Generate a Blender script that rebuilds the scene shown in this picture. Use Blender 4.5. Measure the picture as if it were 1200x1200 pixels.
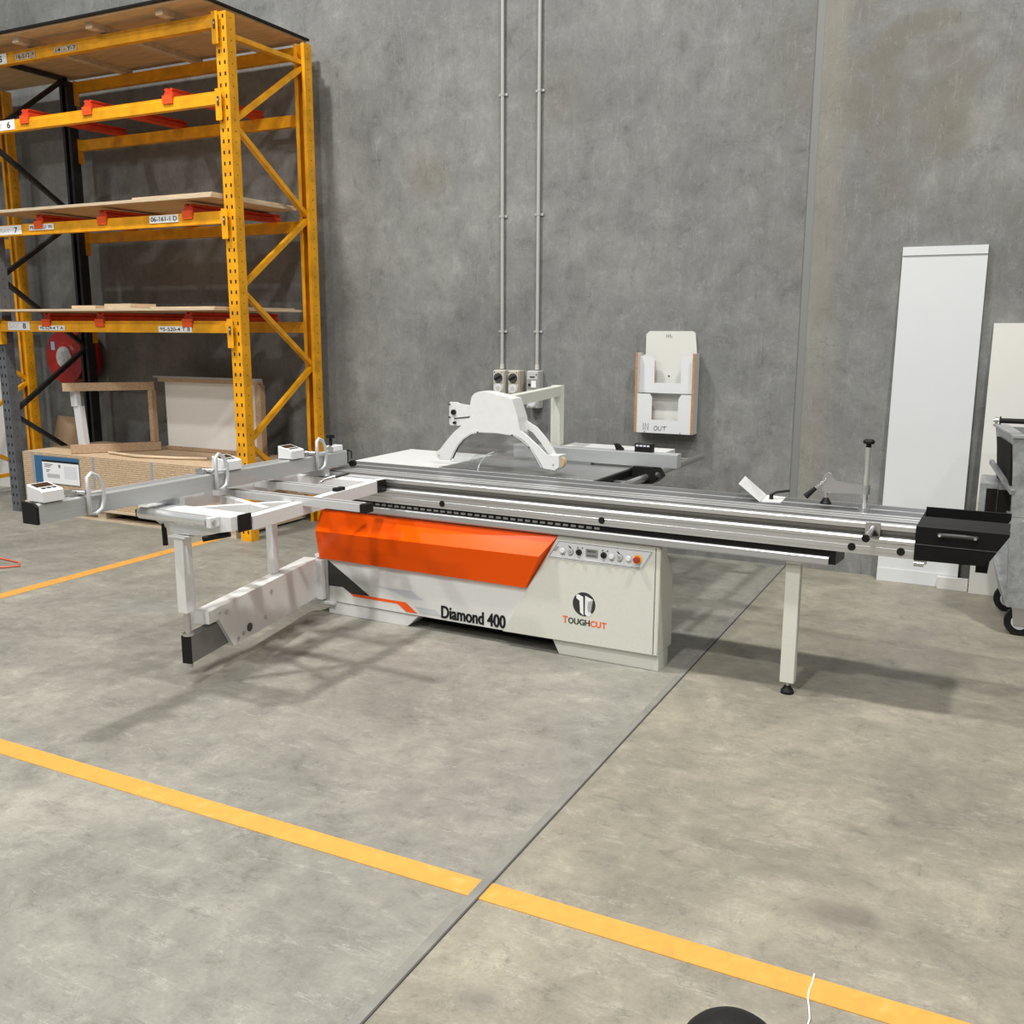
import bpy, bmesh, math, random
from mathutils import Vector, Matrix
random.seed(7)
for o in list(bpy.data.objects): bpy.data.objects.remove(o, do_unlink=True)
scene = bpy.context.scene
COL = scene.collection

# ------------------------------------------------------------------ camera, sky, lamps, exposure
PITCH, YAW, ROLL = 0.190277, 0.466936, 0.0031616
CAM = Vector((0, 0, 1.65))
fw = Vector((-math.sin(YAW)*math.cos(PITCH), math.cos(YAW)*math.cos(PITCH), -math.sin(PITCH)))
r0 = Vector((math.cos(YAW), math.sin(YAW), 0)); u0 = r0.cross(fw)
rt = math.cos(ROLL)*r0 + math.sin(ROLL)*u0
up = -math.sin(ROLL)*r0 + math.cos(ROLL)*u0
cd = bpy.data.cameras.new('camera'); cam = bpy.data.objects.new('camera', cd); COL.objects.link(cam)
M = Matrix((rt, up, -fw)).transposed().to_4x4(); M.translation = CAM
cam.matrix_world = M
cd.sensor_width = 36; cd.sensor_fit = 'HORIZONTAL'; cd.lens = 1122.5/1200*36; cd.clip_start = .05
scene.camera = cam
scene.view_settings.view_transform = 'Standard'; scene.view_settings.look = 'None'
scene.view_settings.gamma = 1; scene.view_settings.use_curve_mapping = False
scene.view_settings.exposure = 0.0
w = bpy.data.worlds.new('world'); scene.world = w; w.use_nodes = True
bg = w.node_tree.nodes['Background']; bg.inputs[0].default_value = (0.94, 0.97, 1.0, 1); bg.inputs[1].default_value = 0.20

def high_bay(x, y, z, power, size=.55):
    ld = bpy.data.lights.new('high_bay_light', 'AREA'); ld.shape = 'DISK'; ld.size = size; ld.energy = power
    ld.color = (1.0, .975, .93)
    o = bpy.data.objects.new('high_bay_light', ld); COL.objects.link(o); o.location = (x, y, z)
for L in ((-5.6, 2.6, 9, 640), (1.6, 2.5, 9, 480), (-1.5, -1.6, 9, 560), (-9.0, -4.5, 9, 440), (6.0, -5, 9, 330), (-4.5, -9, 9, 560)):
    high_bay(*L)

# ------------------------------------------------------------------ materials
MATS = {}
def mat(name, col, rough=.5, metal=0., var=0., scale=8., bump=0., coat=0., stretch=None, trans=0., alpha=1.):
    if name in MATS: return MATS[name]
    m = bpy.data.materials.new(name); m.use_nodes = True; nt = m.node_tree; b = nt.nodes['Principled BSDF']
    if max(col) < .03: b.inputs['Specular IOR Level'].default_value = .18
    b.inputs['Base Color'].default_value = (*col, 1); b.inputs['Roughness'].default_value = rough
    b.inputs['Metallic'].default_value = metal; b.inputs['Coat Weight'].default_value = coat
    b.inputs['Coat Roughness'].default_value = .12
    b.inputs['Transmission Weight'].default_value = trans; b.inputs['Alpha'].default_value = alpha
    tc = nt.nodes.new('ShaderNodeTexCoord'); mp = nt.nodes.new('ShaderNodeMapping')
    nt.links.new(tc.outputs['Object'], mp.inputs[0])
    if stretch: mp.inputs['Scale'].default_value = stretch
    n = nt.nodes.new('ShaderNodeTexNoise'); n.inputs['Scale'].default_value = scale; n.inputs['Detail'].default_value = 5
    nt.links.new(mp.outputs[0], n.inputs['Vector'])
    if var:
        mr = nt.nodes.new('ShaderNodeMapRange'); mr.inputs[1].default_value = .3; mr.inputs[2].default_value = .7
        mr.inputs[3].default_value = 1-var; mr.inputs[4].default_value = 1+var*.5
        nt.links.new(n.outputs[0], mr.inputs[0])
        mx = nt.nodes.new('ShaderNodeMix'); mx.data_type = 'RGBA'; mx.blend_type = 'MULTIPLY'; mx.inputs[0].default_value = 1
        mx.inputs[6].default_value = (*col, 1); nt.links.new(mr.outputs[0], mx.inputs[7])
        nt.links.new(mx.outputs[2], b.inputs['Base Color'])
    if bump:
        bp = nt.nodes.new('ShaderNodeBump'); bp.inputs['Strength'].default_value = bump; bp.inputs['Distance'].default_value = .002
        nt.links.new(n.outputs[0], bp.inputs['Height']); nt.links.new(bp.outputs[0], b.inputs['Normal'])
    MATS[name] = m; return m

WHITE = mat('white_paint', (.70, .71, .705), .4, var=.04, scale=30, coat=.2)
CREAM = mat('light_grey_powder_coat', (.64, .645, .58), .45, var=.04, scale=120, bump=.1)
PANELW = mat('white_powder_coat', (.72, .73, .71), .42, var=.03, scale=60)
ORANGE = mat('orange_gloss_paint', (1.0, .105, .0), .22)
ORANGE.node_tree.nodes['Principled BSDF'].inputs['Specular IOR Level'].default_value = .16
ALU = mat('brushed_aluminium', (.66, .67, .68), .34, .85, var=.025, scale=60, stretch=(.05, 1, 6))
EXT = mat('extrusion_silver', (.62, .63, .64), .38, .35, var=.04, scale=30, stretch=(.05, 1, 3))
ALUD = mat('anodised_aluminium', (.50, .51, .52), .34, .7, var=.06, scale=40, stretch=(.05, 1, 3))
ALUY = mat('fence_aluminium', (.50, .51, .51), .42, .55, var=.05, scale=40, stretch=(1, .05, 3))
ALUW = mat('bright_milled_aluminium', (.80, .81, .82), .34, .7, var=.10, scale=50, stretch=(.03, 1, 9))
CHROME = mat('chrome', (.85, .85, .86), .16, .95)
STEEL = mat('plain_steel', (.55, .55, .55), .3, .9)
IRON = mat('ground_cast_iron', (.33, .335, .335), .32, .55, var=.12, scale=14, stretch=(.4, 2, 1))
BLACK = mat('black_plastic', (.012, .012, .012), .42)
BLACKP = mat('black_powder_coat', (.006, .006, .006), .5, var=.1, scale=200)
DARK = mat('dark_grey', (.05, .05, .048), .5)
DECALK = mat('decal_charcoal', (.028, .03, .028), .4)
DECALG = mat('decal_pale_grey', (.55, .57, .60), .4)
DECALO = mat('decal_orange', (.9, .11, .01), .4)
INK = mat('black_ink', (.015, .015, .015), .5)
INKP = mat('marker_ink', (.10, .08, .05), .6)
LABELW = mat('label_white', (.82, .83, .84), .5)
LABELG = mat('label_pale_grey', (.6, .62, .66), .5)
LBLUE = mat('label_blue', (.035, .13, .26), .5)
RED = mat('red_button', (.35, .03, .01), .4)
YELB = mat('yellow_ring', (.9, .45, .01), .4)
LCD = mat('lcd_grey', (.25, .26, .25), .25)
AMBER = mat('amber_display', (.035, .018, .01), .25)
RACKY = mat('rack_yellow_paint', (.80, .36, .005), .45, var=.25, scale=9, bump=.05)
RACKG = mat('rack_grey_steel', (.14, .15, .165), .45, .3, var=.2, scale=12)
RACKD = mat('rack_dark_steel', (.025, .027, .03), .45, .2, var=.2, scale=12)
RACKO = mat('rack_orange_red_paint', (.60, .045, .008), .5, var=.25, scale=14)
HOLE = mat('hole_dark', (.01, .008, .006), .8)
REDR = mat('hose_reel_red', (.33, .008, .006), .35, var=.1, scale=4, coat=.3)
PLASB = mat('grey_beige_plastic', (.50, .49, .44), .45)
CONDUIT = mat('grey_pvc_conduit', (.40, .41, .39), .45)
MELA = mat('white_melamine', (.64, .66, .675), .35, var=.02, scale=3)
MELAC = mat('cream_melamine', (.64, .635, .60), .4, var=.02, scale=3)
EDGE = mat('raw_board_edge', (.45, .22, .08), .8, var=.25, scale=80)
GALV = None
RUBBER = mat('black_rubber', (.012, .012, .012), .55)

def wood(name, col, scale, stretch, var=.25, rough=.75):
    return mat(name, col, rough, var=var, scale=scale, stretch=stretch, bump=.15)
PLY = wood('plywood', (.60, .41, .22), 5, (1, 4, 8), .2)
PLYE = wood('plywood_edge', (.62, .50, .35), 8, (1, 1, 30), .3)
TIMBER = wood('timber', (.62, .49, .34), 12, (.3, 2, 2), .25)
TIMBR = wood('chipboard_rail', (.46, .32, .20), 90, None, .3)
KRAFT = wood('brown_card', (.46, .32, .20), 5, None, .12)

def chip_mat():
    m = bpy.data.materials.new('stacked_chipboard'); m.use_nodes = True; nt = m.node_tree; b = nt.nodes['Principled BSDF']
    tc = nt.nodes.new('ShaderNodeTexCoord'); sx = nt.nodes.new('ShaderNodeSeparateXYZ'); nt.links.new(tc.outputs['Object'], sx.inputs[0])
    ge = nt.nodes.new('ShaderNodeNewGeometry'); sn = nt.nodes.new('ShaderNodeSeparateXYZ'); nt.links.new(ge.outputs['Normal'], sn.inputs[0])
    a = nt.nodes.new('ShaderNodeMath'); a.operation = 'MULTIPLY'; a.inputs[1].default_value = 1/.0182; nt.links.new(sx.outputs[2], a.inputs[0])
    f = nt.nodes.new('ShaderNodeMath'); f.operation = 'FRACT'; nt.links.new(a.outputs[0], f.inputs[0])
    c = nt.nodes.new('ShaderNodeMath'); c.operation = 'LESS_THAN'; c.inputs[1].default_value = .17; nt.links.new(f.outputs[0], c.inputs[0])
    z = nt.nodes.new('ShaderNodeMath'); z.operation = 'ABSOLUTE'; nt.links.new(sn.outputs[2], z.inputs[0])
    z2 = nt.nodes.new('ShaderNodeMath'); z2.operation = 'LESS_THAN'; z2.inputs[1].default_value = .5; nt.links.new(z.outputs[0], z2.inputs[0])
    g = nt.nodes.new('ShaderNodeMath'); g.operation = 'MULTIPLY'; nt.links.new(c.outputs[0], g.inputs[0]); nt.links.new(z2.outputs[0], g.inputs[1])
    n = nt.nodes.new('ShaderNodeTexNoise'); n.inputs['Scale'].default_value = 90; n.inputs['Detail'].default_value = 4
    nt.links.new(tc.outputs['Object'], n.inputs['Vector'])
    r = nt.nodes.new('ShaderNodeValToRGB'); r.color_ramp.elements[0].position = .3; r.color_ramp.elements[1].position = .7
    r.color_ramp.elements[0].color = (.42, .29, .17, 1); r.color_ramp.elements[1].color = (.64, .50, .34, 1)
    nt.links.new(n.outputs[0], r.inputs[0])
    mx = nt.nodes.new('ShaderNodeMix'); mx.data_type = 'RGBA'; mx.inputs[7].default_value = (.24, .15, .08, 1)
    nt.links.new(g.outputs[0], mx.inputs[0]); nt.links.new(r.outputs[0], mx.inputs[6])
    nt.links.new(mx.outputs[2], b.inputs['Base Color']); b.inputs['Roughness'].default_value = .85
    return m
CHIP = chip_mat()

def ramp(nt, src, els):
    r = nt.nodes.new('ShaderNodeValToRGB'); cr = r.color_ramp
    while len(cr.elements) < len(els): cr.elements.new(.5)
    for e, (p, c) in zip(cr.elements, els): e.position = p; e.color = (*c, 1)
    nt.links.new(src, r.inputs[0]); return r.outputs[0]
def noise(nt, vec, scale, detail=6, rough=.55, dist=0.):
    n = nt.nodes.new('ShaderNodeTexNoise'); n.inputs['Scale'].default_value = scale; n.inputs['Detail'].default_value = detail
    n.inputs['Roughness'].default_value = rough; n.inputs['Distortion'].default_value = dist
    nt.links.new(vec, n.inputs['Vector']); return n.outputs[0]
def mixc(nt, fac, a, b, mode='MIX'):
    mx = nt.nodes.new('ShaderNodeMix'); mx.data_type = 'RGBA'; mx.blend_type = mode
    for s, v in ((0, fac), (6, a), (7, b)):
        if isinstance(v, (int, float)): mx.inputs[s].default_value = v
        elif isinstance(v, tuple): mx.inputs[s].default_value = (*v, 1)
        else: nt.links.new(v, mx.inputs[s])
    return mx.outputs[2]
def math2(nt, op, a, b=None):
    n = nt.nodes.new('ShaderNodeMath'); n.operation = op
    for i, v in enumerate((a, b)):
        if v is None: continue
        if isinstance(v, (int, float)): n.inputs[i].default_value = v
        else: nt.links.new(v, n.inputs[i])
    return n.outputs[0]
def veins(nt, vec, scale, width, c, tone, strength):
    n = noise(nt, vec, scale, 8, .7, .4)
    d = math2(nt, 'ABSOLUTE', math2(nt, 'SUBTRACT', n, .5))
    mr = nt.nodes.new('ShaderNodeMapRange'); mr.inputs[1].default_value = width; mr.inputs[2].default_value = 0; nt.links.new(d, mr.inputs[0])
    g = nt.nodes.new('ShaderNodeMapRange'); g.inputs[1].default_value = .5; g.inputs[2].default_value = .62; nt.links.new(noise(nt, vec, scale*.7+1.3, 3, .5), g.inputs[0])
    return mixc(nt, math2(nt, 'MULTIPLY', math2(nt, 'MULTIPLY', mr.outputs[0], g.outputs[0]), strength), c, tone)
def spot(nt, vec, c, r, stretch=(1, 1, 1)):
    mp = nt.nodes.new('ShaderNodeMapping'); mp.inputs['Scale'].default_value = stretch
    mp.inputs['Location'].default_value = tuple(-a*b for a, b in zip(c, stretch)); nt.links.new(vec, mp.inputs[0])
    l = nt.nodes.new('ShaderNodeVectorMath'); l.operation = 'LENGTH'; nt.links.new(mp.outputs[0], l.inputs[0])
    mr = nt.nodes.new('ShaderNodeMapRange'); mr.inputs[1].default_value = r; mr.inputs[2].default_value = r*.25
    mr.inputs[3].default_value = 0; mr.inputs[4].default_value = 1; nt.links.new(l.outputs['Value'], mr.inputs[0]); return mr.outputs[0]

def wall_mat():
    m = bpy.data.materials.new('concrete_wall'); m.use_nodes = True; nt = m.node_tree; b = nt.nodes['Principled BSDF']
    tc = nt.nodes.new('ShaderNodeTexCoord'); v = tc.outputs['Object']
    n1 = noise(nt, v, 1.0, 12, .7, .3); n2 = noise(nt, v, 5.5, 14, .78, .35); n3 = noise(nt, v, 60, 6, .7)
    c = ramp(nt, n1, [(.3, (.138, .142, .140)), (.5, (.187, .191, .187)), (.7, (.255, .26, .25))])
    c2 = ramp(nt, n2, [(.30, (.55, .55, .54)), (.44, (.92, .92, .91)), (.56, (1.05, 1.05, 1.05)), (.70, (1.35, 1.35, 1.33))])
    c = mixc(nt, 1., c, c2, 'MULTIPLY')
    c3 = ramp(nt, n3, [(.3, (.9, .9, .9)), (.7, (1.08, 1.08, 1.08))]); c = mixc(nt, 1., c, c3, 'MULTIPLY')
    s = nt.nodes.new('ShaderNodeSeparateXYZ'); nt.links.new(v, s.inputs[0])
    # browner cement right of the joint, strongest high up
    nb = noise(nt, v, 1.3, 6, .6, .8)
    mrx = nt.nodes.new('ShaderNodeMapRange'); mrx.inputs[1].default_value = -1.75; mrx.inputs[2].default_value = -.9; nt.links.new(s.outputs[0], mrx.inputs[0])
    mrz = nt.nodes.new('ShaderNodeMapRange'); mrz.inputs[1].default_value = 1.6; mrz.inputs[2].default_value = 3.2; nt.links.new(s.outputs[2], mrz.inputs[0])
    mrn = nt.nodes.new('ShaderNodeMapRange'); mrn.inputs[1].default_value = .42; mrn.inputs[2].default_value = .56; nt.links.new(nb, mrn.inputs[0])
    f = math2(nt, 'MULTIPLY', math2(nt, 'MULTIPLY', mrx.outputs[0], mrz.outputs[0]), mrn.outputs[0])
    f = math2(nt, 'MULTIPLY', f, .75)
    c = mixc(nt, f, c, (.150, .135, .105))
    # pale tan strip along the joint
    st = nt.nodes.new('ShaderNodeMapRange'); st.inputs[1].default_value = -.95; st.inputs[2].default_value = -1.1; nt.links.new(s.outputs[0], st.inputs[0])
    st2 = math2(nt, 'MULTIPLY', st.outputs[0], math2(nt, 'GREATER_THAN', s.outputs[0], -1.185))
    c = mixc(nt, math2(nt, 'MULTIPLY', st2, .45), c, (.27, .25, .20))
    for cc, r, k in (((-4.15, 0, 2.83), .26, .35), ((-3.05, 0, 3.3), .3, .2), ((-.42, 0, 2.9), .3, .3)):
        c = mixc(nt, math2(nt, 'MULTIPLY', spot(nt, v, cc, r, (1, 0, 1)), k), c, (.17, .145, .09))
    # trowel scratches
    mp = nt.nodes.new('ShaderNodeMapping'); mp.inputs['Scale'].default_value = (9, 1, 1.4); nt.links.new(v, mp.inputs[0])
    n4 = noise(nt, mp.outputs[0], 2.6, 14, .82, .4)
    c = mixc(nt, 1., c, ramp(nt, n4, [(.34, (.70, .70, .70)), (.43, (1, 1, 1)), (.59, (1, 1, 1)), (.70, (1.35, 1.35, 1.33))]), 'MULTIPLY')
    c = veins(nt, v, 1.7, .006, c, (.10, .10, .10), .7); c = veins(nt, mp.outputs[0], 2.3, .010, c, (.36, .365, .36), .6); c = veins(nt, v, 4.3, .010, c, (.34, .345, .34), .5)
    nt.links.new(c, b.inputs['Base Color']); b.inputs['Roughness'].default_value = .62
    bp = nt.nodes.new('ShaderNodeBump'); bp.inputs['Strength'].default_value = .35; bp.inputs['Distance'].default_value = .01
    nt.links.new(n2, bp.inputs['Height']); nt.links.new(bp.outputs[0], b.inputs['Normal'])
    return m

def floor_mat():
    m = bpy.data.materials.new('concrete_floor'); m.use_nodes = True; nt = m.node_tree; b = nt.nodes['Principled BSDF']
    tc = nt.nodes.new('ShaderNodeTexCoord'); v = tc.outputs['Object']
    s = nt.nodes.new('ShaderNodeSeparateXYZ'); nt.links.new(v, s.inputs[0])
    n1 = noise(nt, v, 1.6, 12, .7, .5); n2 = noise(nt, v, 9, 12, .78, .5); n3 = noise(nt, v, 90, 6, .7)
    c = ramp(nt, n1, [(.3, (.185, .182, .160)), (.5, (.25, .243, .212)), (.68, (.335, .322, .278))])
    right = nt.nodes.new('ShaderNodeMapRange'); right.inputs[1].default_value = -1.27; right.inputs[2].default_value = -1.23; nt.links.new(s.outputs[0], right.inputs[0])
    warm = mixc(nt, 1., c, (1.05, 1.0, .91), 'MULTIPLY')
    cool = mixc(nt, 1., c, (.99, .995, .985), 'MULTIPLY')
    c = mixc(nt, right.outputs[0], cool, warm)
    c = mixc(nt, 1., c, ramp(nt, n2, [(.30, (.55, .55, .56)), (.42, (.90, .90, .90)), (.58, (1.05, 1.05, 1.05)), (.70, (1.38, 1.38, 1.35))]), 'MULTIPLY')
    c = mixc(nt, 1., c, ramp(nt, n3, [(.3, (.9, .9, .9)), (.7, (1.07, 1.07, 1.07))]), 'MULTIPLY')
    mp = nt.nodes.new('ShaderNodeMapping'); mp.inputs['Scale'].default_value = (1.3, 5, 1); mp.inputs['Rotation'].default_value = (0, 0, .5); nt.links.new(v, mp.inputs[0])
    n4 = noise(nt, mp.outputs[0], 2.6, 14, .82, .8)
    c = mixc(nt, 1., c, ramp(nt, n4, [(.34, (.68, .68, .68)), (.43, (1, 1, 1)), (.57, (1, 1, 1)), (.68, (1.3, 1.3, 1.27))]), 'MULTIPLY')
    c = veins(nt, v, 2.1, .006, c, (.13, .125, .115), .8); c = veins(nt, mp.outputs[0], 3.1, .012, c, (.46, .45, .40), .6); c = veins(nt, v, 7, .012, c, (.12, .115, .105), .6)
    c = mixc(nt, 1., c, (.96, .96, .96), 'MULTIPLY')
    ns = noise(nt, v, 14, 5, .6)
    for cc, r, k, col in (((-.27, 2.63, 0), .16, .75, (.12, .10, .085)), ((-4.45, 3.98, 0), .35, .3, (.2, .21, .23)), ((-1.02, 1.86, 0), .08, .6, (.14, .13, .12))):
        f = math2(nt, 'MULTIPLY', math2(nt, 'MULTIPLY', spot(nt, v, cc, r, (1, 1.6, 0)), k), math2(nt, 'ADD', ns, .35))
        c = mixc(nt, f, c, col)
    nt.links.new(c, b.inputs['Base Color'])
    rr = nt.nodes.new('ShaderNodeMapRange'); rr.inputs[1].default_value = .3; rr.inputs[2].default_value = .7; rr.inputs[3].default_value = .42; rr.inputs[4].default_value = .62
    nt.links.new(n1, rr.inputs[0]); nt.links.new(rr.outputs[0], b.inputs['Roughness'])
    bp = nt.nodes.new('ShaderNodeBump'); bp.inputs['Strength'].default_value = .25; bp.inputs['Distance'].default_value = .006
    nt.links.new(n2, bp.inputs['Height']); nt.links.new(bp.outputs[0], b.inputs['Normal'])
    return m

def galv_mat():
    m = bpy.data.materials.new('galvanised_steel'); m.use_nodes = True; nt = m.node_tree; b = nt.nodes['Principled BSDF']
    tc = nt.nodes.new('ShaderNodeTexCoord'); v = tc.outputs['Object']
    c = ramp(nt, noise(nt, v, 13, 12, .75, .3), [(.3, (.20, .21, .215)), (.5, (.32, .335, .34)), (.62, (.40, .415, .42)), (.66, (.66, .67, .66))])
    nt.links.new(c, b.inputs['Base Color']); b.inputs['Metallic'].default_value = .4; b.inputs['Roughness'].default_value = .42
    return m
GALV = galv_mat()

def line_mat():
    m = bpy.data.materials.new('yellow_line_paint'); m.use_nodes = True; nt = m.node_tree; b = nt.nodes['Principled BSDF']
    tc = nt.nodes.new('ShaderNodeTexCoord'); v = tc.outputs['Object']
    c = ramp(nt, noise(nt, v, 14, 8, .7, 1.), [(.28, (.42, .25, .09)), (.42, (.60, .30, .055)), (.6, (.66, .33, .065)), (.75, (.70, .41, .14))])
    nt.links.new(c, b.inputs['Base Color']); b.inputs['Roughness'].default_value = .5
    return m
LINE = line_mat()
def glass_mat():
    m = bpy.data.materials.new('clear_acrylic'); m.use_nodes = True; nt = m.node_tree
    for n in list(nt.nodes): nt.nodes.remove(n)
    o = nt.nodes.new('ShaderNodeOutputMaterial'); g = nt.nodes.new('ShaderNodeBsdfGlossy'); t = nt.nodes.new('ShaderNodeBsdfTransparent'); x = nt.nodes.new('ShaderNodeMixShader')
    g.inputs['Roughness'].default_value = .06; t.inputs[0].default_value = (.93, .94, .94, 1); x.inputs[0].default_value = .14
    nt.links.new(t.outputs[0], x.inputs[1]); nt.links.new(g.outputs[0], x.inputs[2]); nt.links.new(x.outputs[0], o.inputs[0])
    return m
ACRYL = glass_mat()

# ------------------------------------------------------------------ mesh helpers
class MB:
    """collects shapes of one part; each shape may use its own material"""
    def __init__(s): s.bm = bmesh.new(); s.mats = []
    def mi(s, m):
        if m is None: return 0
        if m not in s.mats: s.mats.append(m)
        return s.mats.index(m)
    def add(s, vs, fs, m=None, smooth=False):
        k = s.mi(m); bv = [s.bm.verts.new(v) for v in vs]
        for f in fs:
            try: fc = s.bm.faces.new([bv[i] for i in f]); fc.material_index = k; fc.smooth = smooth
            except ValueError: pass
        return s
    def box(s, x0, x1, y0, y1, z0, z1, m=None, bev=0.):
        if x0 > x1: x0, x1 = x1, x0
        if y0 > y1: y0, y1 = y1, y0
        if z0 > z1: z0, z1 = z1, z0
        vs = [(x, y, z) for x in (x0, x1) for y in (y0, y1) for z in (z0, z1)]
        fs = [(0, 1, 3, 2), (4, 6, 7, 5), (0, 4, 5, 1), (2, 3, 7, 6), (0, 2, 6, 4), (1, 5, 7, 3)]
        if not bev: return s.add(vs, fs, m)
        t = bmesh.new(); bv = [t.verts.new(v) for v in vs]
        for f in fs: t.faces.new([bv[i] for i in f])
        bmesh.ops.bevel(t, geom=list(t.edges), offset=bev, segments=2, affect='EDGES', profile=.5)
        return s.merge(t, m)
    def merge(s, t, m=None, smooth=False):
        t.verts.index_update()
        s.add([tuple(v.co) for v in t.verts], [tuple(v.index for v in f.verts) for f in t.faces], m, smooth); t.free(); return s
    def hexa(s, bot, top, m=None):
        return s.add(list(bot)+list(top), [(3, 2, 1, 0), (4, 5, 6, 7), (0, 1, 5, 4), (1, 2, 6, 5), (2, 3, 7, 6), (3, 0, 4, 7)], m)
    def prism(s, pts, a0, a1, axis='y', m=None, bev=0.):
        """pts in the plane across axis: 'y' -> (x,z), 'x' -> (y,z), 'z' -> (x,y)"""
        def P(p, a):
            return {'y': (p[0], a, p[1]), 'x': (a, p[0], p[1]), 'z': (p[0], p[1], a)}[axis]
        n = len(pts); t = bmesh.new()
        A = [t.verts.new(P(p, a0)) for p in pts]; B = [t.verts.new(P(p, a1)) for p in pts]
        caps = [t.faces.new(A), t.faces.new(B[::-1])]
        for i in range(n): t.faces.new((A[i], B[i], B[(i+1) % n], A[(i+1) % n]))
        if bev:
            ed = [e for e in t.edges if any(f in caps for f in e.link_faces)]
            bmesh.ops.bevel(t, geom=ed, offset=bev, segments=2, affect='EDGES')
        bmesh.ops.triangulate(t, faces=[f for f in t.faces if len(f.verts) > 4])
        bmesh.ops.recalc_face_normals(t, faces=list(t.faces))
        return s.merge(t, m)
    def tube(s, p0, p1, r0_, r1_=None, n=20, m=None, cap=True, smooth=True):
        r1_ = r0_ if r1_ is None else r1_
        p0, p1 = Vector(p0), Vector(p1); d = (p1-p0).normalized()
        a = d.orthogonal().normalized(); b = d.cross(a)
        vs = [tuple(p0+(a*math.cos(t)+b*math.sin(t))*r0_) for t in (2*math.pi*i/n for i in range(n))]
        vs += [tuple(p1+(a*math.cos(t)+b*math.sin(t))*r1_) for t in (2*math.pi*i/n for i in range(n))]
        s.add(vs, [(i, (i+1) % n, n+(i+1) % n, n+i) for i in range(n)], m, smooth)
        if cap: s.add(vs[:n], [tuple(range(n))[::-1]], m); s.add(vs[n:], [tuple(range(n))], m)
        return s
    def path(s, pts, r, n=10, m=None, closed=False):
        P = [Vector(p) for p in pts]; rings = []
        for i, p in enumerate(P):
            q0 = P[i-1] if (i or closed) else p; q1 = P[(i+1) % len(P)] if (i < len(P)-1 or closed) else p
            d = (q1-q0).normalized(); rings.append((p, d))
        a = rings[0][1].orthogonal().normalized(); vs = []
        for p, d in rings:
            a = (a-d*a.dot(d)).normalized(); b = d.cross(a)
            vs += [tuple(p+(a*math.cos(t)+b*math.sin(t))*r) for t in (2*math.pi*k/n for k in range(n))]
        L = len(P); fs = []
        for i in range(L if closed else L-1):
            j = (i+1) % L
            fs += [(i*n+k, i*n+(k+1) % n, j*n+(k+1) % n, j*n+k) for k in range(n)]
        s.add(vs, fs, m, True)
        if not closed: s.add(vs[:n], [tuple(range(n))[::-1]], m); s.add(vs[-n:], [tuple(range(n))], m)
        return s
    def bar(s, p0, p1, w_, h_, m=None, upv=(0, 0, 1)):
        """rectangular bar p0->p1, w_ across, h_ along up"""
        p0, p1 = Vector(p0), Vector(p1); d = (p1-p0).normalized(); u = Vector(upv); a = d.cross(u).normalized(); u = a.cross(d)
        q = lambda p: [tuple(p+a*w_/2*i+u*h_/2*j) for i, j in ((-1, -1), (1, -1), (1, 1), (-1, 1))]
        A, B = q(p0), q(p1)
        return s.add(A+B, [(3, 2, 1, 0), (4, 5, 6, 7), (0, 1, 5, 4), (1, 2, 6, 5), (2, 3, 7, 6), (3, 0, 4, 7)], m)
    def strip(s, outer, inner, y0, y1, m=None):
        """band between two equally long xz polylines, extruded along y"""
        n = len(outer)
        vs = [(p[0], y, p[1]) for y in (y0, y1) for p in list(outer)+list(inner)]
        fs = []; N = 2*n
        for i in range(n-1):
            fs += [(i, i+1, n+i+1, n+i), (N+i, N+n+i, N+n+i+1, N+i+1), (i, N+i, N+i+1, i+1), (n+i, n+i+1, N+n+i+1, N+n+i)]
        fs += [(0, n, N+n, N), (n-1, N+n-1, N+2*n-1, 2*n-1)]
        return s.add(vs, fs, m)
    def build(s, name, m=None, parent=None, loc=None):
        me = bpy.data.meshes.new(name)
        bmesh.ops.recalc_face_normals(s.bm, faces=list(s.bm.faces))
        s.bm.to_mesh(me); s.bm.free()
        if s.mats:
            for x in s.mats: me.materials.append(x)
        else: me.materials.append(m)
        o = bpy.data.objects.new(name, me); COL.objects.link(o)
        if parent: o.parent = parent
        if loc:
            o.location = loc
        return o
def tag(o, label=None, cat=None, group=None, kind=None):
    for k, v in (('label', label), ('category', cat), ('group', group), ('kind', kind)):
        if v: o[k] = v
    return o
def empty(name, loc, label, cat, rz=0, group=None):
    o = bpy.data.objects.new(name, None); COL.objects.link(o); o.location = loc; o.rotation_euler = (0, 0, rz); o.empty_display_size = .1
    return tag(o, label, cat, group)
def box(name, x0, x1, y0, y1, z0, z1, m, parent=None, bev=0.):
    return MB().box(x0, x1, y0, y1, z0, z1, None, bev).build(name, m, parent)
def rebase(o):
    """put a single-mesh thing's origin at the middle of its base"""
    vs = [v.co for v in o.data.vertices]
    c = Vector(((min(v.x for v in vs)+max(v.x for v in vs))/2, (min(v.y for v in vs)+max(v.y for v in vs))/2, min(v.z for v in vs)))
    for v in o.data.vertices: v.co -= c
    o.location = o.location+c
    return o
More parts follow.
